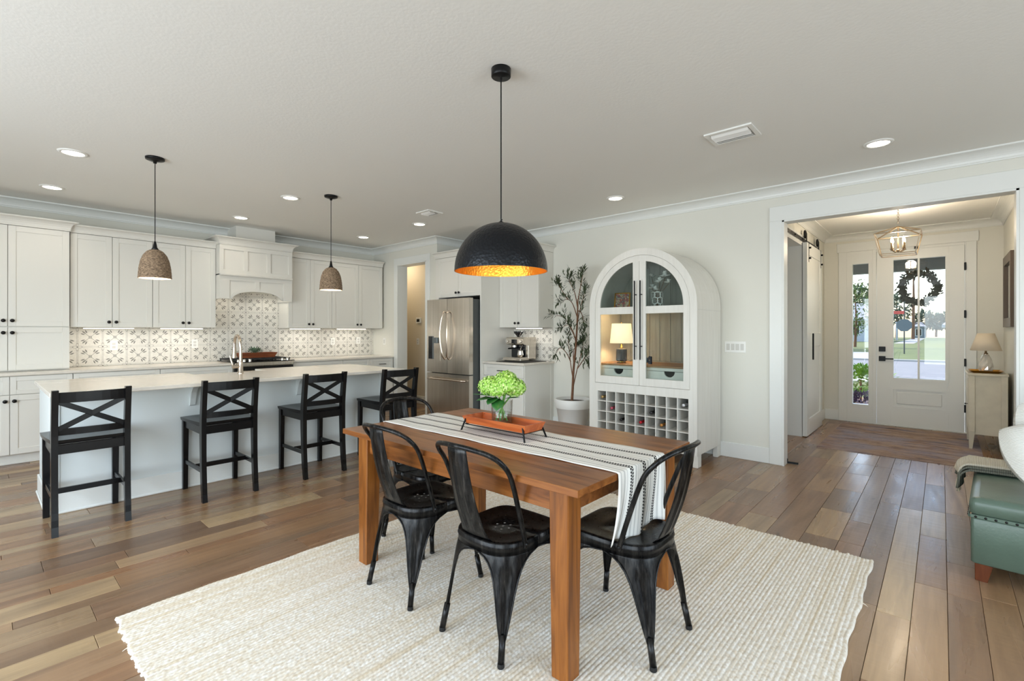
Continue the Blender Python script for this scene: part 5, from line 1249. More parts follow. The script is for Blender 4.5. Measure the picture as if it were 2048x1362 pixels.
# metal side chairs
def make_chair():
    r = thing('metal_chair', 'x', 'chair', group='black metal chairs around the dining table', world=False); W = M['chair']
    def O(th):   # seat outline, th measured from +x counter-clockwise
        c, s = math.cos(th), math.sin(th); e = 0.42 if s > 0 else 0.78
        hx = 0.183; hy = 0.192 if s > 0 else 0.198
        return Vector((hx*math.copysign(abs(c)**(0.42 if s > 0 else 0.62), c), hy*math.copysign(abs(s)**e, s), 0))
    N = 64; ths = [2*PI*i/N for i in range(N)]
    rings = [(0.0, 0.444), (0.5, 0.4445), (0.86, 0.4475), (0.95, 0.4515), (0.985, 0.4505), (1.0, 0.446), (1.0, 0.436), (1.012, 0.432), (1.0, 0.428), (1.0, 0.402)]
    rows = []
    for k, z in rings: rows.append([tuple(O(t)*max(k, 0.001)+Vector((0, 0, z))) for t in ths+[0.0]])
    st = MB().sheet(rows, True).build('seat', W, r, solid=0.002)
    hl = MB()
    for k in range(7):
        a = k*PI/3; d = 0.035 if k < 6 else 0; hl.lathe([(0.0, 0.4457), (0.0052, 0.4457)], (d*math.cos(a), -0.02+d*math.sin(a), 0), 8, caps=False)
    hl.build('drain_holes', M['plate_shadow'], st)
    for (sx, sy) in ((1, -1), (-1, -1), (1, 1), (-1, 1)):
        base = math.atan2(sy*1.0, sx*1.0); thc = base
        foot = Vector((sx*0.176, -0.222, 0)) if sy < 0 else Vector((sx*0.205, 0.215, 0)); c0 = O(thc)
        lv = [(0.404, 1.0), (0.398, 0.93), (0.388, 0.80), (0.372, 0.68), (0.345, 0.56), (0.305, 0.46), (0.25, 0.37), (0.19, 0.29), (0.14, 0.21), (0.11, 0.15), (0.088, 0.10)]
        rows = []; nc = 14
        for z, wd in lv:
            t = (0.404-z)/0.404; C = c0.lerp(foot, t**0.85)+Vector((0, 0, z)); kk = 1-0.25*t
            inw = Vector((-c0.x, -c0.y, 0)).normalized(); row = []
            for j in range(nc+1):
                s = -1+2*j/nc; th = thc+s*(PI/4)*wd; d = (O(th)-c0)*kk; p = C+d
                if 0.1 < z < 0.315 and abs(s) < 0.36: p = p+inw*0.012
                row.append(tuple(p))
            rows.append(row)
        lg = MB().sheet(rows, True)
        for side in (0, -1): lg.tube([q[side] for q in rows], 0.0028, 5)
        bt = c0.lerp(foot, ((0.404-0.115)/0.404)**0.85)+Vector((0, 0, 0.115))
        lg.tube([tuple(bt+Vector((-c0.x, -c0.y, 0)).normalized()*0.004), (foot.x, foot.y, 0.012)], 0.0125, 10)
        l_ = lg.build('leg', W, r); l_m = l_.modifiers.new('solid', 'SOLIDIFY'); l_m.thickness = 0.0018; l_m.offset = 0
        MB().lathe([(0.0135, 0.0), (0.0145, 0.002), (0.0135, 0.018)], (foot.x, foot.y, 0), 10).build('foot_cap', M['rubber'], l_)
    half = [(0.178, -0.076, 0.425), (0.180, -0.084, 0.46), (0.186, -0.126, 0.585), (0.195, -0.185, 0.735), (0.188, -0.232, 0.800), (0.150, -0.268, 0.834), (0.085, -0.297, 0.851), (0.0, -0.309, 0.856)]
    full = half+[(-x, y, z) for x, y, z in reversed(half[:-1])]
    MB().tube(spline(full, 5), 0.0105, 10).build('back_frame', W, r)
    for s in (-1, 1): MB().lathe([(0.008, 0.176), (0.008, 0.192)], (0, -0.078, 0.437), 8, axis='x') if s > 0 else None
    bl = MB()
    for s in (-1, 1): bl.sphere((s*0.188, -0.078, 0.438), 0.008, 8, 6)
    bl.build('bolts', M['black'], r)
    rows = []
    for k in range(15):
        t = k/14; y = -0.190-0.115*t-0.018*math.sin(PI*t)+0.02*(t < 0.04); z = 0.440+0.412*t; hw = 0.072-0.018*t+(0.012*(1-t/0.12) if t < 0.12 else 0)
        row = []
        for j in range(17):
            u = -1+2*j/16; g = -0.006 if (0.30 < abs(u) < 0.45 and 0.12 < t < 0.86) or (abs(u) <= 0.45 and 0.82 < t < 0.90) else 0
            row.append((u*hw, y+g+0.008*u*u, z))
        rows.append(row)
    MB().sheet(rows, True).build('back_splat', W, r, solid=0.003)
    return r
ch = make_chair()
CH = [((-2.047, 1.595), 0, 'black metal chair on the near long side of the table, toward the hutch end'),
      ((-1.461, 1.595), 0, 'black metal chair on the near long side of the table, closest to the camera'),
      ((-1.055, 1.93), PI/2, 'black metal chair at the table end under the hanging runner, toward the foyer'),
      ((-2.45, 1.93), -PI/2, 'black metal chair tucked in at the table end facing the island')]
for i, ((x, y), a, lab) in enumerate(CH):
    if i == 0: ch.location = (x, y, RZ); ch.rotation_euler = (0, 0, a); ch['label'] = lab
    else: copy_tree(ch, (x, y, RZ), a, lab)

# ================================================================== ARCHED CABINET
HX0, HX1, HC, HR, HS = -2.972, -1.757, -2.3645, 0.6075, 1.59
HY0, HY1 = 4.643, 5.305
W = M['whitewash']
hu = thing('arched_cabinet', 'white arched display cabinet with two glass doors and a wine rack below', 'cabinet', (HC, 4.97, 0))
def archline(r, x0, x1, zb, n=28): return [(x1, zb)]+arc(HC, HS, r, 0, PI, n)+[(x0, zb)]
oA = archline(HR, HX0, HX1, 0.12); iA = archline(HR-0.028, HX0+0.028, HX1-0.028, 0.12)
MB().ring(oA, iA, 'y', HY0+0.02, HY1, closed=False).build('shell', W, hu)
MB().box(HX1-0.002, HX1+0.001, HY0+0.02, HY1, 1.538, 1.5415).box(HX0-0.001, HX0+0.002, HY0+0.02, HY1, 1.538, 1.5415).build('side_seam', M['plate_shadow'], hu)
for x in (HX0, HX1-0.05):
    for y in (HY0+0.02, HY1-0.09): MB().box(x, x+0.05, y, y+0.09, 0, 0.125, 0.002).build('foot', W, hu)
DR = 0.5365
ff = MB(); ff.ring(archline(HR, HX0, HX1, 0.12), archline(DR, HC-DR, HC+DR, 0.12), 'y', HY0, HY0+0.022, closed=False)
ff.box(HC-DR, HC+DR, HY0, HY0+0.022, 0.668, 0.754); ff.box(HC-DR, HC+DR, HY0, HY0+0.022, 0.12, 0.216); ff.box(HC-DR, -2.872, HY0, HY0+0.022, 0.216, 0.668); ff.box(-1.840, HC+DR, HY0, HY0+0.022, 0.216, 0.668)
ff.build('face_frame', W, hu)
MB().box(HX0+0.028, HX1-0.028, HY1-0.012, HY1-0.002, 0.13, 1.6).add([(x, HY1-0.012, z) for x, z in arc(HC, HS, HR-0.03, 0, PI, 24)], [tuple(range(25))]).build('back_panel', M['hutchback'], hu)
for k in range(9):
    x = HX0+0.04+k*0.1262; zt = HS+math.sqrt(max(0.0, (HR-0.035)**2-(abs(x+0.062-HC)+0.062)**2)) if abs(x+0.062-HC)+0.062 < HR-0.035 else HS
    MB().box(x, x+0.1232, HY1-0.020, HY1-0.0125, 0.98, zt, 0.003).build('back_board', M['hutchback'], hu)
MB().box(HX0+0.028, HX1-0.028, HY0+0.03, HY1-0.012, 1.535, 1.560, 0.002).build('shelf', W, hu)
MB().box(HX0+0.028, HX1-0.028, HY0+0.075, HY1-0.012, 0.948, 0.968, 0.002).build('bar_top', M['hutchtop'], hu)
MB().box(HX0+0.028, HX1-0.028, HY0+0.03, HY1-0.012, 0.735, 0.755).build('lower_deck', W, hu)
for x0_, x1_ in ((HX0+0.03, HC-0.003), (HC+0.003, HX1-0.03)):
    cxx = (x0_+x1_)/2; cut = arc(cxx, 0.912, 0.058, PI, 2*PI, 10); poly = [(x0_, 0.76), (x1_, 0.76), (x1_, 0.912)]+list(reversed(cut))+[(x0_, 0.912)]
    dd = MB().prism(poly, 'y', HY0+0.09, HY0+0.106).build('drawer', W, hu)
    MB().box(x0_, x1_, HY0+0.088, HY0+0.104, 0.916, 0.947).build('top_rail', W, dd)
    MB().box(cxx-0.07, cxx+0.07, HY0+0.107, HY0+0.110, 0.84, 0.915).build('hole_shade', M['gap'], dd)  # dark plate behind the cut-out, painting the shade inside the drawer
for s in (-1, 1):
    def X(d): return HC+s*d      # d measured outward from the centre line
    d = MB(); g = 0.0015; yA, yB = HY0+0.002, HY0+0.024
    a0, a1 = (PI, PI/2) if s < 0 else (0, PI/2)
    d.ring(arc(HC, HS, DR-0.0025, a0, a1, 18), arc(HC, HS, 0.471, a0, a1, 18), 'y', yA, yB, closed=False)
    def bx(p, q, z0, z1): d.box(min(X(p), X(q)), max(X(p), X(q)), yA, yB, z0, z1, 0.001)
    bx(0.471, DR-0.0025, 0.757, HS); bx(g, 0.073, 0.757, HS+0.452); bx(0.073, 0.471, 0.757, 0.836); bx(0.073, 0.471, 1.511, 1.587)
    d.prism([(X(g), HS+0.45), (X(0.073), HS+0.45), (X(0.073), HS+math.sqrt((DR-0.0025)**2-0.073**2)), (X(g), HS+DR-0.0030)], 'y', yA+0.0008, yB-0.0008)
    do = d.build('door', W, hu)
    MB().box(min(X(0.07), X(0.473)), max(X(0.07), X(0.473)), HY0+0.012, HY0+0.016, 0.834, 1.513).build('pane', M['cabglass'], do)
    a_in = math.acos(0.07/0.474); aa = arc(HC, HS, 0.474, (PI if s < 0 else 0), (PI-a_in if s < 0 else a_in), 16)
    pg = [(X(0.07), 1.585), (X(0.474), 1.585)]+aa
    MB().prism(pg, 'y', HY0+0.012, HY0+0.016).build('pane', M['cabglass'], do)
    px = X(0.032); MB().box(px-0.006, px+0.006, HY0-0.045, HY0-0.033, 1.03, 1.855, 0.002).bar((px, HY0+0.002, 1.17), (px, HY0-0.036, 1.17), 0.010, 0.010).bar((px, HY0+0.002, 1.71), (px, HY0-0.036, 1.71), 0.010, 0.010).build('pull', M['black'], do)
# wine rack lattice, slat by slat
rx0, rz0, cw, chh = -2.872, 0.216, 0.11467, 0.113
for k in range(10): MB().box(rx0+k*cw-0.0045, rx0+k*cw+0.0045, HY0+0.004, HY0+0.34, rz0, 0.668, 0.001).build('divider', W, hu)
for k in range(5): MB().box(rx0, rx0+9*cw, HY0+0.006, HY0+0.339, rz0+k*chh-0.0045, rz0+k*chh+0.0045, 0.001).build('rack_shelf', W, hu)
MB().box(rx0, rx0+9*cw, HY0+0.34, HY0+0.348, rz0-0.01, 0.67).build('rack_back', M['hutchback'], hu)
M['bottleglass'] = plain('dark_bottle', (18, 30, 22), 0.12)
def bottle(col, row, foil, lab):
    x = rx0+(col+0.5)*cw; z = rz0+(3-row)*chh+0.0045+0.0375; m = plain('foil_'+lab.split()[0]+str(col), foil, 0.35, 0.3)
    b = thing('wine_bottle', lab, 'bottle', (x, HY0+0.18, z-0.0375), group='wine bottles in the rack')
    y0 = HY0+0.012; gz = z
    MB().lathe([(0.0145, y0+0.085), (0.020, y0+0.11), (0.036, y0+0.145), (0.037, y0+0.16), (0.037, y0+0.318), (0.0, y0+0.318)], (x, 0, gz), 14, axis='y').build('body', M['bottleglass'], b)
    MB().lathe([(0.0, y0), (0.0145, y0), (0.0155, y0+0.004), (0.0155, y0+0.02), (0.0140, y0+0.024), (0.0150, y0+0.085)], (x, 0, gz), 14, axis='y').build('foil', m, b)
bottle(0, 0, (176, 146, 92), 'gold-foiled wine bottle in the top rack cell nearest the plant')
bottle(8, 0, (214, 216, 220), 'silver-foiled wine bottle in the top rack cell furthest from the plant')
bottle(1, 1, (198, 92, 108), 'pink-foiled wine bottle in the second rack row')
bottle(5, 1, (48, 46, 48), 'black-foiled wine bottle in the second rack row')
bottle(2, 2, (40, 38, 40), 'charcoal-foiled wine bottle in the third rack row')
bottle(4, 2, (196, 30, 44), 'red-foiled wine bottle in the third rack row')
bottle(6, 2, (200, 140, 72), 'amber-foiled wine bottle in the third rack row')
# things inside the cabinet
lx, ly, lz = -2.70, 4.88, 0.968
tl = thing('table_lamp', 'glowing table lamp with ribbed charcoal base behind the cabinet glass', 'lamp', (lx, ly, lz))
MB().lathe([(0.0, lz), (0.050, lz), (0.050, lz+0.022), (0.044, lz+0.026)], (lx, ly, 0), 24).build('foot', M['brass'], tl)
nrib = 26; prof = []
M['ribbase'] = plain('charcoal_ceramic', (66, 68, 72), 0.4)
mb = MB(); rows = []
for z, r in ((0.026, 0.055), (0.034, 0.060), (0.155, 0.060), (0.163, 0.055), (0.166, 0.02)):
    rows.append([((r*(1-0.05*(k % 2)))*math.cos(2*PI*k/(2*nrib))+lx, (r*(1-0.05*(k % 2)))*math.sin(2*PI*k/(2*nrib))+ly, lz+z) for k in range(2*nrib+1)])
mb.sheet(rows, False).build('base', M['ribbase'], tl)
MB().lathe([(0.018, lz+0.166), (0.02, lz+0.175), (0.009, lz+0.185), (0.009, lz+0.215)], (lx, ly, 0), 14).build('neck', M['brass'], tl)
MB().lathe([(0.128, lz+0.225), (0.106, lz+0.445)], (lx, ly, 0), 32, caps=False).build('lamp_shade', M['shade_lit'], tl, solid=0.002)
MB().lathe([(0.004, lz+0.44), (0.009, lz+0.452), (0.0, lz+0.462)], (lx, ly, 0), 10).build('finial', M['brass'], tl)
lamp('table_lamp_light', 'POINT', (lx, ly, lz+0.33), 8.5, (1, 0.66, 0.36), size=0.04, parent=tl)
# framed picture
fx0, fy0 = -2.69, 4.86
pf = thing('framed_picture', 'small gilt-framed colourful picture leaning on the upper cabinet shelf', 'picture', (fx0, fy0, 1.56))
Rt = Euler((math.radians(-12), 0, math.radians(14))).to_matrix(); cc = Vector((fx0, fy0+0.02, 1.662))
fm = MB()
for q, sz in (((0, 0, 0.095), (0.18, 0.016, 0.014)), ((0, 0, -0.095), (0.18, 0.016, 0.014)), ((-0.083, 0, 0), (0.014, 0.016, 0.2)), ((0.083, 0, 0), (0.014, 0.016, 0.2))): fm.obox(cc+Rt @ Vector(q), sz, Rt, 0.002)
fm.build('frame', M['gold'], pf)
t = NT('small_painting'); f = t.noise(t.pos(), 26, 2, 0.5, 0.6)
t.l(t.ramp(f, [(0.3, lin((120, 132, 112))), (0.42, lin((188, 178, 150))), (0.5, lin((160, 46, 44))), (0.58, lin((96, 104, 110))), (0.7, lin((206, 190, 150)))], 'LINEAR'), t.b.inputs['Base Color']); t.b.inputs['Roughness'].default_value = 0.3
MB().obox(cc, (0.155, 0.006, 0.178), Rt).build('picture', t.m, pf)
# pierced vase with magnolias
vx, vy, vz = -2.27, 4.87, 1.56
M['porcelain'] = plain('white_porcelain', (236, 236, 232), 0.3)
vv = thing('pierced_vase', 'white pierced lattice vase on the upper cabinet shelf', 'vase', (vx, vy, vz))
mb = MB(); hgt, vr = 0.185, 0.058
for z in (0.004, hgt-0.004): mb.tube([(vx+vr*math.cos(a), vy+vr*math.sin(a), vz+z) for a in [2*PI*k/24 for k in range(24)]], 0.005, 6, closed=True)
for rI in range(3):
    for cI in range(6):
        a0 = 2*PI*(cI+0.5*(rI % 2))/6; zc = vz+hgt*(rI+0.5)/3
        mb.tube([(vx+vr*math.cos(a0+0.62*math.cos(b)), vy+vr*math.sin(a0+0.62*math.cos(b)), zc+0.034*math.sin(b)) for b in [2*PI*k/14 for k in range(14)]], 0.0042, 5, closed=True)
mb.build('lattice', M['porcelain'], vv); MB().lathe([(0, vz+0.001), (vr, vz+0.001), (vr, vz+0.006), (0, vz+0.006)], (vx, vy, 0), 24).build('base', M['porcelain'], vv)
mg = thing('magnolia_stems', 'white magnolia blossoms on bare stems in the pierced vase', 'flowers', (vx, vy, vz+0.01))
rr = random.Random(4)
for tx, ty_, tz, s in ((0.10, -0.02, 0.335, 0.062), (0.045, -0.03, 0.275, 0.060), (-0.045, -0.02, 0.215, 0.055), (-0.06, 0.0, 0.345, 0.04), (0.13, 0.0, 0.27, 0.045), (0.0, -0.04, 0.20, 0.045)):
    tip = Vector((vx+tx, vy+ty_, vz+tz)); MB().tube(spline([(vx, vy, vz+0.02), (vx+tx*0.3, vy+ty_*0.3, vz+0.16), tip], 5), 0.0025, 6).build('stem', M['bark'], mg)
    mb = MB()
    for k in range(8):
        a = k*2*PI/8+rr.random(); e = rr.uniform(0.2, 1.0) if k < 5 else 1.2; d = Vector((math.cos(a)*math.cos(e), math.sin(a)*math.cos(e)-0.3, math.sin(e)))
        leafcard(mb, tip, d, s*1.25*rr.uniform(0.85, 1.1), s*0.8, fold=0.3)
    mb.build('blossom', M['porcelain'], mg, solid=0.001)
M['navy'] = plain('navy_enamel', (34, 54, 84), 0.4)
bx_ = thing('navy_ornament', 'small navy ornament with crossed bars on the cabinet bar top', 'ornament', (-2.395, 4.90, 0.968))
ob = MB(); ox, oy, oz = -2.395, 4.90, 0.968
ob.box(ox-0.045, ox-0.034, oy-0.02, oy+0.02, oz, oz+0.085, 0.002); ob.box(ox+0.034, ox+0.045, oy-0.02, oy+0.02, oz, oz+0.085, 0.002); ob.build('side', M['navy'], bx_)
MB().bar((ox-0.03, oy, oz+0.002), (ox+0.03, oy, oz+0.083), 0.016, 0.03).bar((ox+0.03, oy, oz+0.002), (ox-0.03, oy, oz+0.083), 0.016, 0.03).build('cross', M['navy'], bx_)
bl = thing('black_jar', 'small black jar beside the lamp on the cabinet bar top', 'jar', (-2.515, 4.88, 0.968))
MB().lathe([(0.0, 0.968), (0.022, 0.968), (0.022, 1.03), (0.014, 1.045)], (-2.515, 4.88, 0), 16).build('jar', M['black'], bl); MB().lathe([(0.015, 1.045), (0.015, 1.06), (0.0, 1.062)], (-2.515, 4.88, 0), 14).build('lid', M['black'], bl)

# ================================================================== OLIVE TREE
px_, py_ = -3.42, 4.96
pt = thing('planter_pot', 'round white planter pot on the floor between coffee counter and arched cabinet', 'pot', (px_, py_, 0))
MB().lathe([(0.0, 0.0), (0.145, 0.0), (0.150, 0.01), (0.200, 0.375), (0.214, 0.378), (0.219, 0.385), (0.226, 0.482), (0.222, 0.490), (0.206, 0.490), (0.196, 0.385), (0.190, 0.36)], (px_, py_, 0), 40, caps=False).build('pot', M['pot'], pt)
MB().lathe([(0.0, 0.455), (0.2, 0.450)], (px_, py_, 0), 30, caps=False).build('soil', M['soil'], pt)
ot = thing('olive_tree', 'slender olive tree with thin brown trunk and grey-green leaves in the white pot', 'plant', (px_, py_, 0.45))
rr = random.Random(31); cy_, sy_ = math.cos(0.7), math.sin(0.7)
def OT(a, b, z): return Vector((px_+a*cy_-b*sy_, py_+a*sy_*0.55+b*cy_*0.5-0.02, z))   # a across, b depth
trunk = spline([OT(0.0, 0, 0.44), OT(0.012, 0, 0.60), OT(0.03, 0.01, 0.85), OT(0.055, 0, 1.10), OT(0.075, 0.0, 1.35), OT(0.085, 0, 1.55), OT(0.09, 0.0, 1.72)], 5)
MB().tube(trunk, [0.017-0.009*i/(len(trunk)-1) for i in range(len(trunk))], 9).build('trunk', M['bark'], ot)
brs = [[(0.012, 0, 0.60), (0.10, 0.05, 0.86), (0.18, 0.06, 1.10), (0.20, 0.08, 1.22)], [(0.02, 0, 0.72), (-0.01, 0.03, 0.95), (-0.05, -0.02, 1.14), (-0.07, -0.04, 1.26)],
       [(-0.01, 0.02, 0.95), (-0.10, -0.05, 1.06), (-0.20, -0.08, 1.12), (-0.27, -0.10, 1.05)], [(0.065, 0, 1.22), (0.02, 0.06, 1.34), (-0.10, 0.05, 1.50), (-0.24, 0.04, 1.52)],
       [(0.075, 0, 1.33), (0.12, 0.06, 1.50), (0.17, 0.04, 1.70), (0.20, 0.02, 1.80)], [(0.08, 0, 1.50), (0.0, -0.04, 1.66), (-0.08, -0.06, 1.72), (-0.16, -0.05, 1.70)],
       [(0.085, 0, 1.62), (0.06, 0.04, 1.80), (0.00, 0.05, 1.92), (-0.03, 0.04, 1.98)], [(0.09, 0, 1.70), (0.11, -0.03, 1.84), (0.13, -0.05, 1.96), (0.15, -0.04, 2.03)],
       [(0.06, 0, 1.18), (0.0, -0.08, 1.30), (-0.08, -0.1, 1.40), (-0.15, -0.06, 1.38)], [(0.085, 0, 1.58), (0.15, 0.04, 1.56), (0.19, 0.06, 1.48), (0.21, 0.06, 1.40)],
       [(0.1, 0.05, 0.86), (0.16, 0.0, 0.96), (0.21, 0.0, 1.02), (0.23, 0.02, 1.0)], [(0.02, -0.02, 0.95), (0.06, 0.1, 1.08), (0.10, 0.12, 1.12), (0.15, 0.1, 1.16)],
       [(-0.08, -0.06, 1.72), (-0.12, 0.0, 1.80), (-0.17, 0.02, 1.88), (-0.19, 0.0, 1.90)]]
lf = MB()
def sprig(p, d, n, L):
    d = Vector(d).normalized()
    for k in range(n):
        q = p+d*L*(k+1)/n; a = rr.random()*2*PI; s = d.cross(Vector((math.cos(a), math.sin(a), 0.3))).normalized()
        leafcard(lf, q, d*0.8+s*rr.uniform(0.5, 1.1)+Vector((0, 0, rr.uniform(-0.2, 0.3))), rr.uniform(0.05, 0.080), rr.uniform(0.012, 0.018), fold=0.1)
for b in brs:
    pts = spline([OT(*q) for q in b], 6); MB().tube(pts, [0.0075-0.0055*i/(len(pts)-1) for i in range(len(pts))], 6).build('branch', M['bark'], ot)
    n = len(pts)
    for i in range(int(n*0.42), n):
        d = (pts[i]-pts[i-1]).normalized()
        sprig(pts[i], d+Vector((rr.uniform(-.8, .8), rr.uniform(-.5, .5), rr.uniform(-0.2, 0.8))), 5, 0.08)
        if i % 3 == 0: sprig(pts[i], d+Vector((rr.uniform(-1.2, 1.2), rr.uniform(-.8, .8), rr.uniform(-0.3, 0.9))), 6, 0.12)
    sprig(pts[-1], (pts[-1]-pts[-3]), 7, 0.10)
lf.build('foliage', M['olive'], ot, kind='stuff')

# ================================================================== OTTOMAN WITH THROW AND PILLOWS
oa = math.radians(-3.5); OXY = (0.115, 3.545)
om = thing('ottoman', 'green leather storage ottoman with a nailhead band and tapered wooden feet', 'ottoman', (OXY[0], OXY[1], 0), rz=oa, world=False)
OW, OD = 1.15, 0.96
def softbox(x0, x1, y0, y1, z0, z1, r, puff, n=10):
    rows = []
    lev = [(z0, r*0.5), (z0+r*0.4, 0.0), (z1-r, 0.0), (z1-r*0.4, r*0.22), (z1-r*0.08, r*0.7), (z1, r*1.3)]
    def loop(inset, z):
        L = []
        X0, X1, Y0, Y1 = x0+inset, x1-inset, y0+inset, y1-inset; rc = max(r*0.9-inset*0.3, 0.004)
        for cx, cy, a in ((X1-rc, Y1-rc, 0), (X0+rc, Y1-rc, PI/2), (X0+rc, Y0+rc, PI), (X1-rc, Y0+rc, 1.5*PI)):
            for k in range(5): t = a+PI/2*k/4; L.append((cx+rc*math.cos(t), cy+rc*math.sin(t), z))
        return L+[L[0]]
    for z, i in lev: rows.append(loop(i, z))
    mb = MB().sheet(rows, True)
    # crowned top
    tl = rows[-1][:-1]; cx, cy = (x0+x1)/2, (y0+y1)/2; prev = tl; vs = []
    rings = [[(cx+(p[0]-cx)*k, cy+(p[1]-cy)*k, z1+puff*(1-k*k)) for p in tl+[tl[0]]] for k in (1.0, 0.75, 0.5, 0.25, 0.001)]
    mb.sheet(rings, True); mb.add(rows[0][:-1], [tuple(reversed(range(len(tl))))]); return mb
softbox(0, OW, 0, OD, 0.095, 0.345, 0.018, 0.0).build('body', M['leather'], om)
softbox(-0.006, OW+0.006, -0.006, OD+0.006, 0.352, 0.445, 0.03, 0.012).build('lid', M['leather'], om)
MB().box(-0.003, OW+0.003, -0.010, -0.003, 0.338, 0.356, 0.003).box(-0.010, -0.003, -0.003, OD, 0.338, 0.356, 0.003).build('trim_band', M['leather'], om)
nh = MB().sphere((0, 0, 0), 0.0062, 8, 6, sc=(1, 0.6, 1)).mesh('nailhead', M['knob'])
for k in range(30):
    o = bpy.data.objects.new('nailhead', nh); COL.objects.link(o); o.parent = om; o.location = (0.02+k*0.038, -0.010, 0.347)
for k in range(20):
    o = bpy.data.objects.new('nailhead', nh); COL.objects.link(o); o.parent = om; o.location = (-0.010, 0.02+k*0.04, 0.347); o.rotation_euler = (0, 0, PI/2)
for x, y in ((0.05, 0.045), (OW-0.05, 0.045), (0.05, OD-0.045), (OW-0.05, OD-0.045)): MB().bar((x-0.01, y, 0), (x, y, 0.096), 0.048, 0.048, 0.07, 0.07, b=0.003).build('leg', M['bench_leg'], om)
# throw blanket folded over the far corner
tw = thing('throw_blanket', 'folded cream knit throw with grey underside and fringe over the ottoman corner', 'blanket', (OXY[0], OXY[1], 0), rz=oa, world=False)
def throw_layer(zoff, y0, y1, drop, m, name, th=0.012, xin=0.0):
    rows = []
    for k in range(26):
        t = k/25
        if t < 0.55: x = 0.62-0.635*(t/0.55); z = zoff; a = 0
        else:
            q = (t-0.55)/0.45; a = min(1, q*1.5)*PI/2; x = -0.015-0.05*math.sin(a)-0.012*max(0, q-0.67); z = zoff-0.045*(1-math.cos(a))-max(0, q-0.62)/0.38*drop
        row = []
        for j in range(17):
            v = j/16; yy = y0+(y1-y0)*v+0.012*math.sin(5*t+v*4)-0.03*max(0, t-0.5)*(1-v); fl = 0.3+0.7*min(1, max(0, (t-0.3)/0.4))
            zz = z+0.010*math.sin(v*PI*2.5+t*5)*fl+0.022*math.sin(PI*min(1, v*1.1))*(1 if t < 0.6 else 0.5)
            row.append((x-xin-0.016*math.sin(v*9+zoff*60)*(t > 0.6)*(t-0.6)/0.4, yy, zz))
        rows.append(row)
    MB().sheet(rows, True).build(name, m, tw, solid=th)
throw_layer(0.459, 0.585, 0.91, 0.060, M['throw_edge'], 'lower_fold', 0.010)
throw_layer(0.472, 0.60, 0.92, 0.050, M['throw_edge'], 'middle_fold', 0.010, 0.008)
throw_layer(0.485, 0.63, 0.93, 0.030, M['throw'], 'upper_fold', 0.011, 0.012)
fr = MB(); rr = random.Random(8)
for k in range(46):
    y = 0.58+0.16*rr.random(); x = -0.068-0.012*rr.random(); fr.tube([(x, y, 0.39), (x-0.004, y+rr.uniform(-.01, .01), 0.36), (x+rr.uniform(-.008, .008), y+rr.uniform(-.015, .015), 0.31+0.03*rr.random())], [0.004, 0.0035, 0.002], 5)
fr.build('fringe', M['fringe'], tw, kind='stuff')
def pillow(label, loc, rot, w_, h_, t_):
    n = 18; mb = MB()
    for sgn in (1, -1):
        rows = []
        for i in range(n+1):
            row = []
            for j in range(n+1):
                u = -1+2*i/n; v = -1+2*j/n
                x = u*math.sqrt(1-0.36*v*v); y = v*math.sqrt(1-0.36*u*u); e = max(0, (1-u*u)*(1-v*v))**0.45
                row.append((x*w_/2, y*h_/2, sgn*t_/2*e))
            rows.append(row if sgn > 0 else list(reversed(row)))
        mb.sheet(rows, True)
    o = mb.build('pillow', M['pillow']); o.location = loc; o.rotation_euler = rot
    return tag(o, label, 'pillow', 'ribbed pillows on the ottoman')
pillow('plump off-white ribbed pillow leaning upright at the back of the ottoman', (0.525, 4.17, 0.725), (math.radians(72), 0, math.radians(38)), 0.50, 0.44, 0.20)
pillow('off-white ribbed pillow lying in front of the other on the ottoman', (0.455, 3.84, 0.645), (math.radians(50), 0, math.radians(30)), 0.46, 0.42, 0.20)
# ================================================================== FOYER
fr = MB().box(-1.07, 0.33, 6.43, 8.46, 0.0, 0.006, 0.001)
tag(fr.build('entry_rug', M['frug'], off=(-0.37, 7.4, 0)), 'thin faded brown and grey rug in front of the entry door', 'rug')
# open-frame lantern
lt = thing('lantern_pendant', 'open-frame metal lantern with four lit candle bulbs in the foyer', 'pendant lamp', (-0.372, 7.05, ZC), world=False)
M['lantern'] = plain('champagne_metal', (150, 132, 108), 0.3, 0.9)
zt, zb, za, ht, hb = -0.315, -0.545, -0.225, 0.205, 0.158
cT = [(-ht, -ht), (ht, -ht), (ht, ht), (-ht, ht)]; cB = [(-hb, -hb), (hb, -hb), (hb, hb), (-hb, hb)]
fb = MB()
for i in range(4):
    j = (i+1) % 4
    fb.bar((*cT[i], zt), (*cT[j], zt), 0.010, 0.010, side=(0, 0, 1)); fb.bar((*cB[i], zb), (*cB[j], zb), 0.010, 0.010, side=(0, 0, 1)); fb.bar((*cT[i], zt), (*cB[i], zb), 0.010, 0.010); fb.bar((*cT[i], zt), (0, 0, za), 0.010, 0.010, side=(0, 0, 1))
fb.bar((cB[0][0], 0, zb), (cB[1][0], 0, zb), 0.008, 0.008, side=(0, 0, 1)); fb.build('cage', M['lantern'], lt)
cm = MB().lathe([(0, -0.02), (0.05, -0.02), (0.06, 0), (0, 0)], (0, 0, 0), 20); cm.build('canopy', M['lantern'], lt)
for k in range(8):
    a = k % 2; z = -0.03-k*0.021
    MB().tube([((0.008*math.cos(t) if a else 0), (0 if a else 0.008*math.cos(t)), z+0.015*math.sin(t)) for t in [2*PI*q/10 for q in range(10)]], 0.002, 5, closed=True).build('chain_link', M['lantern'], lt)
MB().tube([(0, 0, za), (0, 0, -0.50)], 0.006, 8).lathe([(0, -0.52), (0.018, -0.51), (0.02, -0.49), (0, -0.48)], (0, 0, 0), 12).build('centre_rod', M['lantern'], lt)
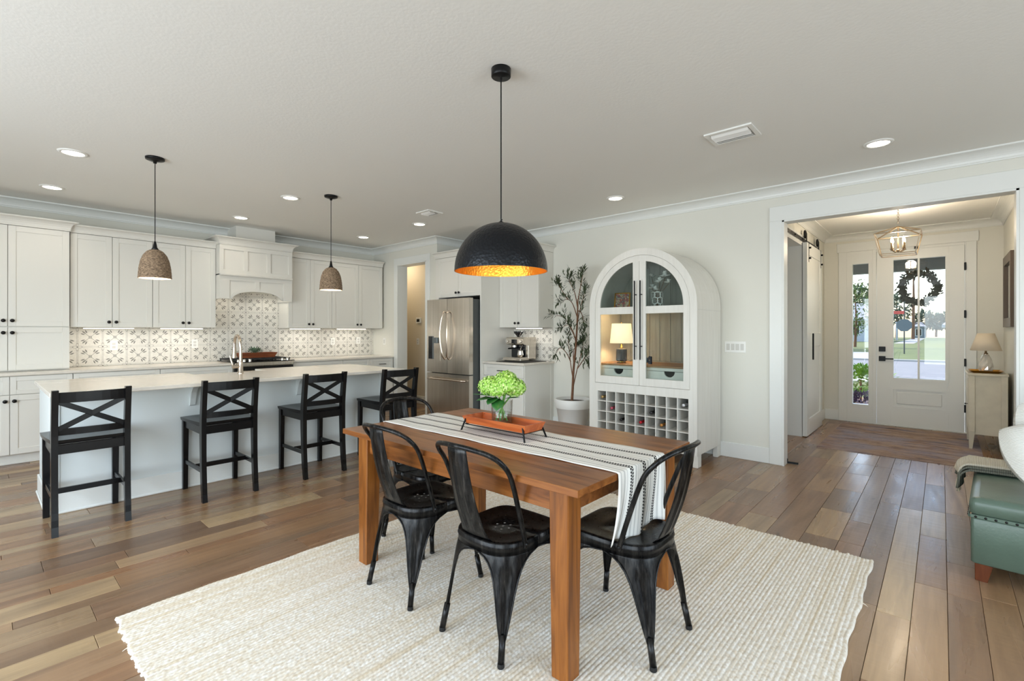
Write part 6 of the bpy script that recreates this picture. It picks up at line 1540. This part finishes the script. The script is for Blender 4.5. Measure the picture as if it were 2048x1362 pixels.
for k in range(4):
    a = PI/4+k*PI/2; x, y = 0.075*math.cos(a), 0.075*math.sin(a)
    arm = MB().tube([(0, 0, -0.495), (x*0.5, y*0.5, -0.515), (x, y, -0.49)], 0.005, 7).lathe([(0.0, -0.492), (0.018, -0.488), (0.020, -0.482), (0, -0.480)], (x, y, 0), 12).lathe([(0.011, -0.482), (0.011, -0.41), (0, -0.41)], (x, y, 0), 10).build('candle_arm', M['plate'] if False else M['lantern'], lt)
    MB().lathe([(0.005, -0.41), (0.013, -0.392), (0.011, -0.372), (0.002, -0.345)], (x, y, 0), 10).build('bulb', M['flame'], arm)
lamp('lantern_light', 'POINT', (-0.372, 7.05, ZC-0.34), 24, (1, 0.84, 0.64), size=0.07)

# console cabinet, lamp and tray
cx0, cx1, cy0, cy1, cz = 0.228, 0.535, 7.47, 8.12, 0.855
co = thing('console_cabinet', 'antique-white console cabinet with tapered legs against the foyer side wall', 'cabinet', (0.38, 7.8, 0))
M['antique'] = plain('antique_white', (214, 206, 186), 0.5, var=0.06, vscale=9)
MB().box(cx0, cx1, cy0+0.012, cy1-0.012, 0.17, cz-0.025, 0.002).build('body', M['antique'], co)
MB().box(cx0-0.012, cx1+0.008, cy0-0.012, cy1+0.012, cz-0.025, cz, 0.003).build('top', M['antique'], co)
for x, sx in ((cx0+0.024, 1), (cx1-0.024, -1)):
    for y in (cy0+0.022, cy1-0.022):
        MB().bar((x-sx*0.008, y, 0), (x, y, 0.20), 0.026, 0.026, 0.052, 0.052).box(x-0.026, x+0.026, y-0.026, y+0.026, 0.20, cz-0.026, 0.002).build('leg', M['antique'], co)
MB().box(cx0-0.006, cx0+0.012, cy0+0.06, cy1-0.06, 0.21, 0.80, 0.003).build('door', M['antique'], co); MB().lathe([(0.004, cx0-0.006), (0.004, cx0-0.02), (0.012, cx0-0.026), (0.0, cx0-0.034)], (0, cy0+0.10, 0.50), 10, axis='x').build('knob', M['knob'], co)
gt = thing('gilt_tray', 'shallow gold-edged tray on top of the console cabinet', 'tray', (0.375, 7.66, cz))
mb = MB(); flare(0.27, 0.47, 7.56, 7.80, cz+0.0005, cz+0.028, 0.04, 0.04, 0.006, mb).build('tray', M['gold'], gt)
cl = thing('crystal_lamp', 'cut-glass table lamp with a cream tapered shade on the console cabinet', 'lamp', (0.375, 7.68, cz+0.008))
kx, ky, kz = 0.375, 7.68, cz+0.0075
mb = MB(); nn = 14
rows = []
for i, (r, z) in enumerate([(0.050, 0.0), (0.064, 0.03), (0.066, 0.07), (0.060, 0.11), (0.048, 0.15), (0.034, 0.185), (0.026, 0.20)]):
    rows.append([(kx+r*(1-0.07*((k+i) % 2))*math.cos(2*PI*k/nn), ky+r*(1-0.07*((k+i) % 2))*math.sin(2*PI*k/nn), kz+z) for k in range(nn+1)])
M['cutglass'] = plain('cut_glass', (226, 220, 210), 0.12, 0.25)
mb.sheet(rows, False).build('base', M['cutglass'], cl)
MB().lathe([(0.02, kz+0.20), (0.02, kz+0.215), (0.010, kz+0.22), (0.010, kz+0.27)], (kx, ky, 0), 12).build('neck', M['nickel'], cl)
MB().lathe([(0.132, kz+0.245), (0.072, kz+0.44)], (kx, ky, 0), 36, caps=False).build('lamp_shade', M['shade_off'], cl, solid=0.002)
mi = thing('framed_mirror', 'narrow dark-framed wall mirror on the foyer side wall', 'mirror', (FX1-0.02, 7.75, 1.4))
my0, my1, mz0, mz1 = 7.35, 8.18, 1.375, 2.19
M['mframe'] = plain('dark_mirror_frame', (86, 72, 58), 0.45); M['mirror'] = plain('mirror_glass', (220, 222, 222), 0.03, 1.0)
MB().ring([(my0, mz0), (my1, mz0), (my1, mz1), (my0, mz1)], [(my0+0.10, mz0+0.10), (my1-0.10, mz0+0.10), (my1-0.10, mz1-0.10), (my0+0.10, mz1-0.10)], 'x', FX1-0.035, FX1-0.001).build('frame', M['mframe'], mi)
MB().box(FX1-0.015, FX1-0.008, my0+0.09, my1-0.09, mz0+0.09, mz1-0.09).build('mirror_glass', M['mirror'], mi)

# ================================================================== OUTSIDE
GZ = -0.15
M['grass'] = plain('lawn', (92, 102, 52), 0.95, var=0.25, vscale=1.5); M['asphalt'] = plain('asphalt', (122, 122, 124), 0.9, var=0.06, vscale=2); M['concrete'] = plain('concrete', (166, 162, 154), 0.85, var=0.05, vscale=2)
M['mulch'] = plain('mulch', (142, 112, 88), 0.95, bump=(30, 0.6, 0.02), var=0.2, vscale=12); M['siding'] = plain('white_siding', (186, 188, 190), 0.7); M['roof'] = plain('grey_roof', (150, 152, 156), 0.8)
M['porch'] = plain('porch_ceiling_paint', (120, 128, 134), 0.7); M['sign'] = plain('sign_back', (92, 104, 108), 0.6, 0.2); M['post'] = plain('sign_post', (70, 74, 74), 0.6, 0.3)
M['treeleaf'] = plain('tree_leaf', (94, 116, 54), 0.7, var=0.3, vscale=5); M['hazeleaf'] = plain('haze_tree_leaf', (84, 100, 84), 0.9, var=0.2, vscale=0.6); M['shrub'] = plain('shrub_leaf', (108, 146, 38), 0.6, var=0.3, vscale=14)  # skyline tree leaves greyed, distance haze put into their colour
M['purple'] = plain('dark_flower_leaf', (62, 44, 74), 0.6, var=0.4, vscale=20); M['wreath'] = plain('wreath_leaf', (30, 38, 30), 0.6, var=0.3, vscale=30); M['dirt'] = plain('bare_soil', (138, 122, 102), 0.95, var=0.1, vscale=1)
struct('ground_lawn', MB().box(-60, 60, 8.9, 140, GZ-0.1, GZ), M['grass'], 'green lawn across the street')
struct('ground_street', MB().box(-60, 60, 19.5, 30.0, GZ-0.05, GZ+0.012), M['asphalt'], 'pale grey street in front of the house')
struct('ground_kerb', MB().box(-60, 60, 29.9, 30.2, GZ-0.05, GZ+0.10, 0.02), M['concrete'])
struct('ground_sidewalk', MB().box(-60, 60, 17.2, 18.8, GZ-0.05, GZ+0.02), M['concrete'])
struct('ground_footpath', MB().box(-4.2, -2.4, 72.0, 125, GZ-0.05, GZ+0.025), M['concrete'], 'pale footpath running away beside the far lawn')
struct('ground_driveway', MB().box(-7.5, -2.7, 30.2, 41.0, GZ-0.05, GZ+0.02), M['concrete'])
struct('ground_soil', MB().box(-22, -8.0, 30.2, 38.0, GZ-0.05, GZ+0.02), M['dirt'])
struct('ground_bed', MB().box(-2.4, -0.95, 10.3, 12.6, GZ-0.05, GZ+0.06), M['mulch'])
struct('ground_walk', MB().box(-0.9, 0.6, 8.74, 17.2, GZ-0.05, GZ+0.10), M['concrete'])
struct('roof_porch', MB().box(-3.2, 3.0, FY+0.14, 10.55, 2.52, 2.70).box(-3.2, 3.0, 10.45, 10.6, 2.34, 2.72), M['porch'], 'grey porch ceiling outside the door')
# wreath on the outside of the glass
wr = thing('door_wreath', 'dark leafy wreath hanging outside the front door glass', 'wreath', (-0.235, FY+0.07, 1.65))
wc = Vector((-0.235, FY+0.075, 1.925)); rr = random.Random(17)
MB().tube([(wc.x+0.185*math.cos(a), wc.y, wc.z+0.205*math.sin(a)) for a in [2*PI*k/32 for k in range(32)]], 0.022, 7, closed=True).build('ring', M['wreath'], wr)
lf = MB()
for k in range(620):
    a = rr.random()*2*PI; b = rr.random()*2*PI; c = Vector((math.cos(a), 0, math.sin(a))); r = rr.uniform(0.0, 0.05)
    p = wc+Vector((c.x*0.185, 0, c.z*0.205))+c*r*math.cos(b)+Vector((0, r*math.sin(b)*0.8, 0)); t = Vector((-c.z, 0, c.x))
    d = t*rr.uniform(0.2, 1)+c*rr.uniform(-0.9, 1.0)+Vector((0, rr.uniform(-0.4, 0.4), 0)); leafcard(lf, p, d, rr.uniform(0.035, 0.06), rr.uniform(0.018, 0.028), up=(0, 1, 0.2))
lf.build('foliage', M['wreath'], wr, kind='stuff')
# street furniture
sx, sy = None, None
def ground_pt(u, v, z):
    y = 0.72923; F = Vector((-math.sin(y), math.cos(y), 0)); Rr = Vector((math.cos(y), math.sin(y), 0)); d = F+Rr*(u-1024)/961.7-Vector((0, 0, 1))*(v-661.9)/961.7
    return Vector((0, 0, 1.33))+d*((z-1.33)/d.z)
P = ground_pt(1808.5, 708, GZ)
sg = thing('stop_sign', 'grey back of an octagonal road sign on a thin post across the street', 'road sign', tuple(P))
MB().tube([(P.x, P.y, GZ), (P.x, P.y, 3.35)], 0.035, 8).build('post', M['post'], sg)
MB().prism([(P.x+0.42*math.cos(PI/8+k*PI/4), 1.70+0.42*math.sin(PI/8+k*PI/4)) for k in range(8)], 'y', P.y-0.06, P.y-0.045).build('sign_plate', M['sign'], sg)
M['redsign'] = plain('red_sign', (196, 70, 58), 0.5)
MB().box(P.x-1.05, P.x-0.0, P.y-0.05, P.y-0.02, 2.42, 2.62).build('street_name_plate', M['redsign'], sg)
for k, (u, v) in enumerate(((1793, 690), (1768, 690))): pass
Q = ground_pt(1793.5, 681, GZ)
wp = MB().box(Q.x-0.12, Q.x+0.12, Q.y-0.12, Q.y+0.12, GZ, 2.6, 0.02).box(Q.x-0.2, Q.x+0.2, Q.y-0.2, Q.y+0.2, 2.6, 2.72, 0.02); tag(wp.build('white_post', M['siding'], off=(Q.x, Q.y, GZ)), 'plain white post standing beyond the street sign', 'post')
# houses
def house(label, x0, x1, y0, y1, wall_h, roof_h, wins, mat='siding', ov=0.6):
    r = thing('house', label, 'house', ((x0+x1)/2, (y0+y1)/2, GZ))
    MB().box(x0, x1, y0, y1, GZ, wall_h).build('walls', M[mat], r)
    ym = (y0+y1)/2; xm = (x0+x1)/2
    vs = [(x0-ov, y0-ov, wall_h), (x1+ov, y0-ov, wall_h), (x1+ov, y1+ov, wall_h), (x0-ov, y1+ov, wall_h), (x0+1.5, ym, wall_h+roof_h), (x1-1.5, ym, wall_h+roof_h)]
    MB().add(vs, [(0, 1, 5, 4), (2, 3, 4, 5), (1, 2, 5), (3, 0, 4), (3, 2, 1, 0)]).box(x0-ov, x1+ov, y0-ov-0.02, y1+ov, wall_h-0.25, wall_h+0.02).build('roof', M['roof'], r)
    for (a, z) in wins:
        f = MB().box(a-0.55, a+0.55, y0-0.06, y0, z, z+1.5).build('window', M['trim'], r); MB().box(a-0.45, a+0.45, y0-0.07, y0-0.05, z+0.08, z+1.42).build('pane', M['screen'], f)
    return r
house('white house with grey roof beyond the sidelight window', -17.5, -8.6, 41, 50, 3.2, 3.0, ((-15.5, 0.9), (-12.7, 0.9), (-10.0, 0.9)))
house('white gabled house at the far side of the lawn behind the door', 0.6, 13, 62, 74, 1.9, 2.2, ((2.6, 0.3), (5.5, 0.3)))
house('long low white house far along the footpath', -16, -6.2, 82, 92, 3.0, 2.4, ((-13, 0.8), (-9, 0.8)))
house('small dark-roofed house at the far end of the footpath', -4.6, -2.6, 132, 138, 2.3, 0.9, ((-3.6, 0.3),), 'porch', 0.2)
def tree(label, x, y, h, cr, cz, n, leaf, mat, seed, trunk_r=0.12, name='tree', group=None, sq=1.0):
    rr = random.Random(seed); r = thing(name, label, 'tree', (x, y, GZ), group=group)
    MB().tube([(x, y, GZ), (x+0.1, y, GZ+h*0.45), (x, y, GZ+h*0.9)], [trunk_r, trunk_r*0.7, trunk_r*0.2], 8).build('trunk', M['bark'], r)
    lf = MB()
    for k in range(n):
        d = Vector((rr.gauss(0, 1), rr.gauss(0, 1), rr.gauss(0, 1))).normalized(); q = rr.uniform(0.35, 1.0)**0.6
        p = Vector((x, y, cz))+Vector((d.x*cr*q, d.y*cr*q, d.z*cr*sq*q)); leafcard(lf, p, d+Vector((rr.uniform(-1, 1), rr.uniform(-1, 1), rr.uniform(-1, 1))), leaf*rr.uniform(0.7, 1.3), leaf*0.5)
    lf.build('foliage', M[mat], r, kind='stuff'); return r
Q = ground_pt(1710, 694, GZ); tree('slender light-green street tree seen through the sidelight', Q.x, Q.y, 5.5, 1.6, 3.6, 900, 0.28, 'treeleaf', 3, sq=1.6)
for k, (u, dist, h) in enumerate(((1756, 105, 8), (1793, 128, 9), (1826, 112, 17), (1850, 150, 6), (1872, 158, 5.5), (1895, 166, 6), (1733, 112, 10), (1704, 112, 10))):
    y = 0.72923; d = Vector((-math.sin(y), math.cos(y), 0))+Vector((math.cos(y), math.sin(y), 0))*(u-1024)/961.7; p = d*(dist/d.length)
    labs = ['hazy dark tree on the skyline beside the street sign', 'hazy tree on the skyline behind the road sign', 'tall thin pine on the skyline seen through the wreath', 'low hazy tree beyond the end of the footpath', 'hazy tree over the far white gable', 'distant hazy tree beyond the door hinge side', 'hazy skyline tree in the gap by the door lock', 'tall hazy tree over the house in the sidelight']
    tree(labs[k], p.x, p.y, h, h*0.32 if k != 2 else 2.0, GZ+h*0.68 if k != 2 else h*0.85, 420, 0.9, 'hazeleaf', 40+k, 0.25, group='trees on the skyline')
def shrub(label, x, y, z, r, n, leaf, mat, seed, sq=0.8):
    rr = random.Random(seed); o = thing('shrub', label, 'shrub', (x, y, GZ)); MB().tube([(x, y, GZ), (x, y, z)], 0.02, 6).build('stem', M['bark'], o); lf = MB()
    for k in range(n):
        d = Vector((rr.gauss(0, 1), rr.gauss(0, 1), rr.gauss(0, 1))).normalized(); q = rr.uniform(0.3, 1)**0.5
        leafcard(lf, Vector((x, y, z))+Vector((d.x*r*q, d.y*r*q, d.z*r*sq*q)), d+Vector((rr.uniform(-.6, .6), rr.uniform(-.6, .6), 0.3)), leaf, leaf*0.55)
    lf.build('foliage', M[mat], o, kind='stuff')
Q = ground_pt(1722, 776, GZ); shrub('bright lime-green shrub low in the sidelight window', -1.20, 11.75, 0.36, 0.55, 900, 0.09, 'shrub', 5, 0.50)
shrub('dark purple flowering shrub at the bottom of the sidelight window', -0.98, 9.75, 0.10, 0.30, 700, 0.06, 'purple', 6, 0.75)
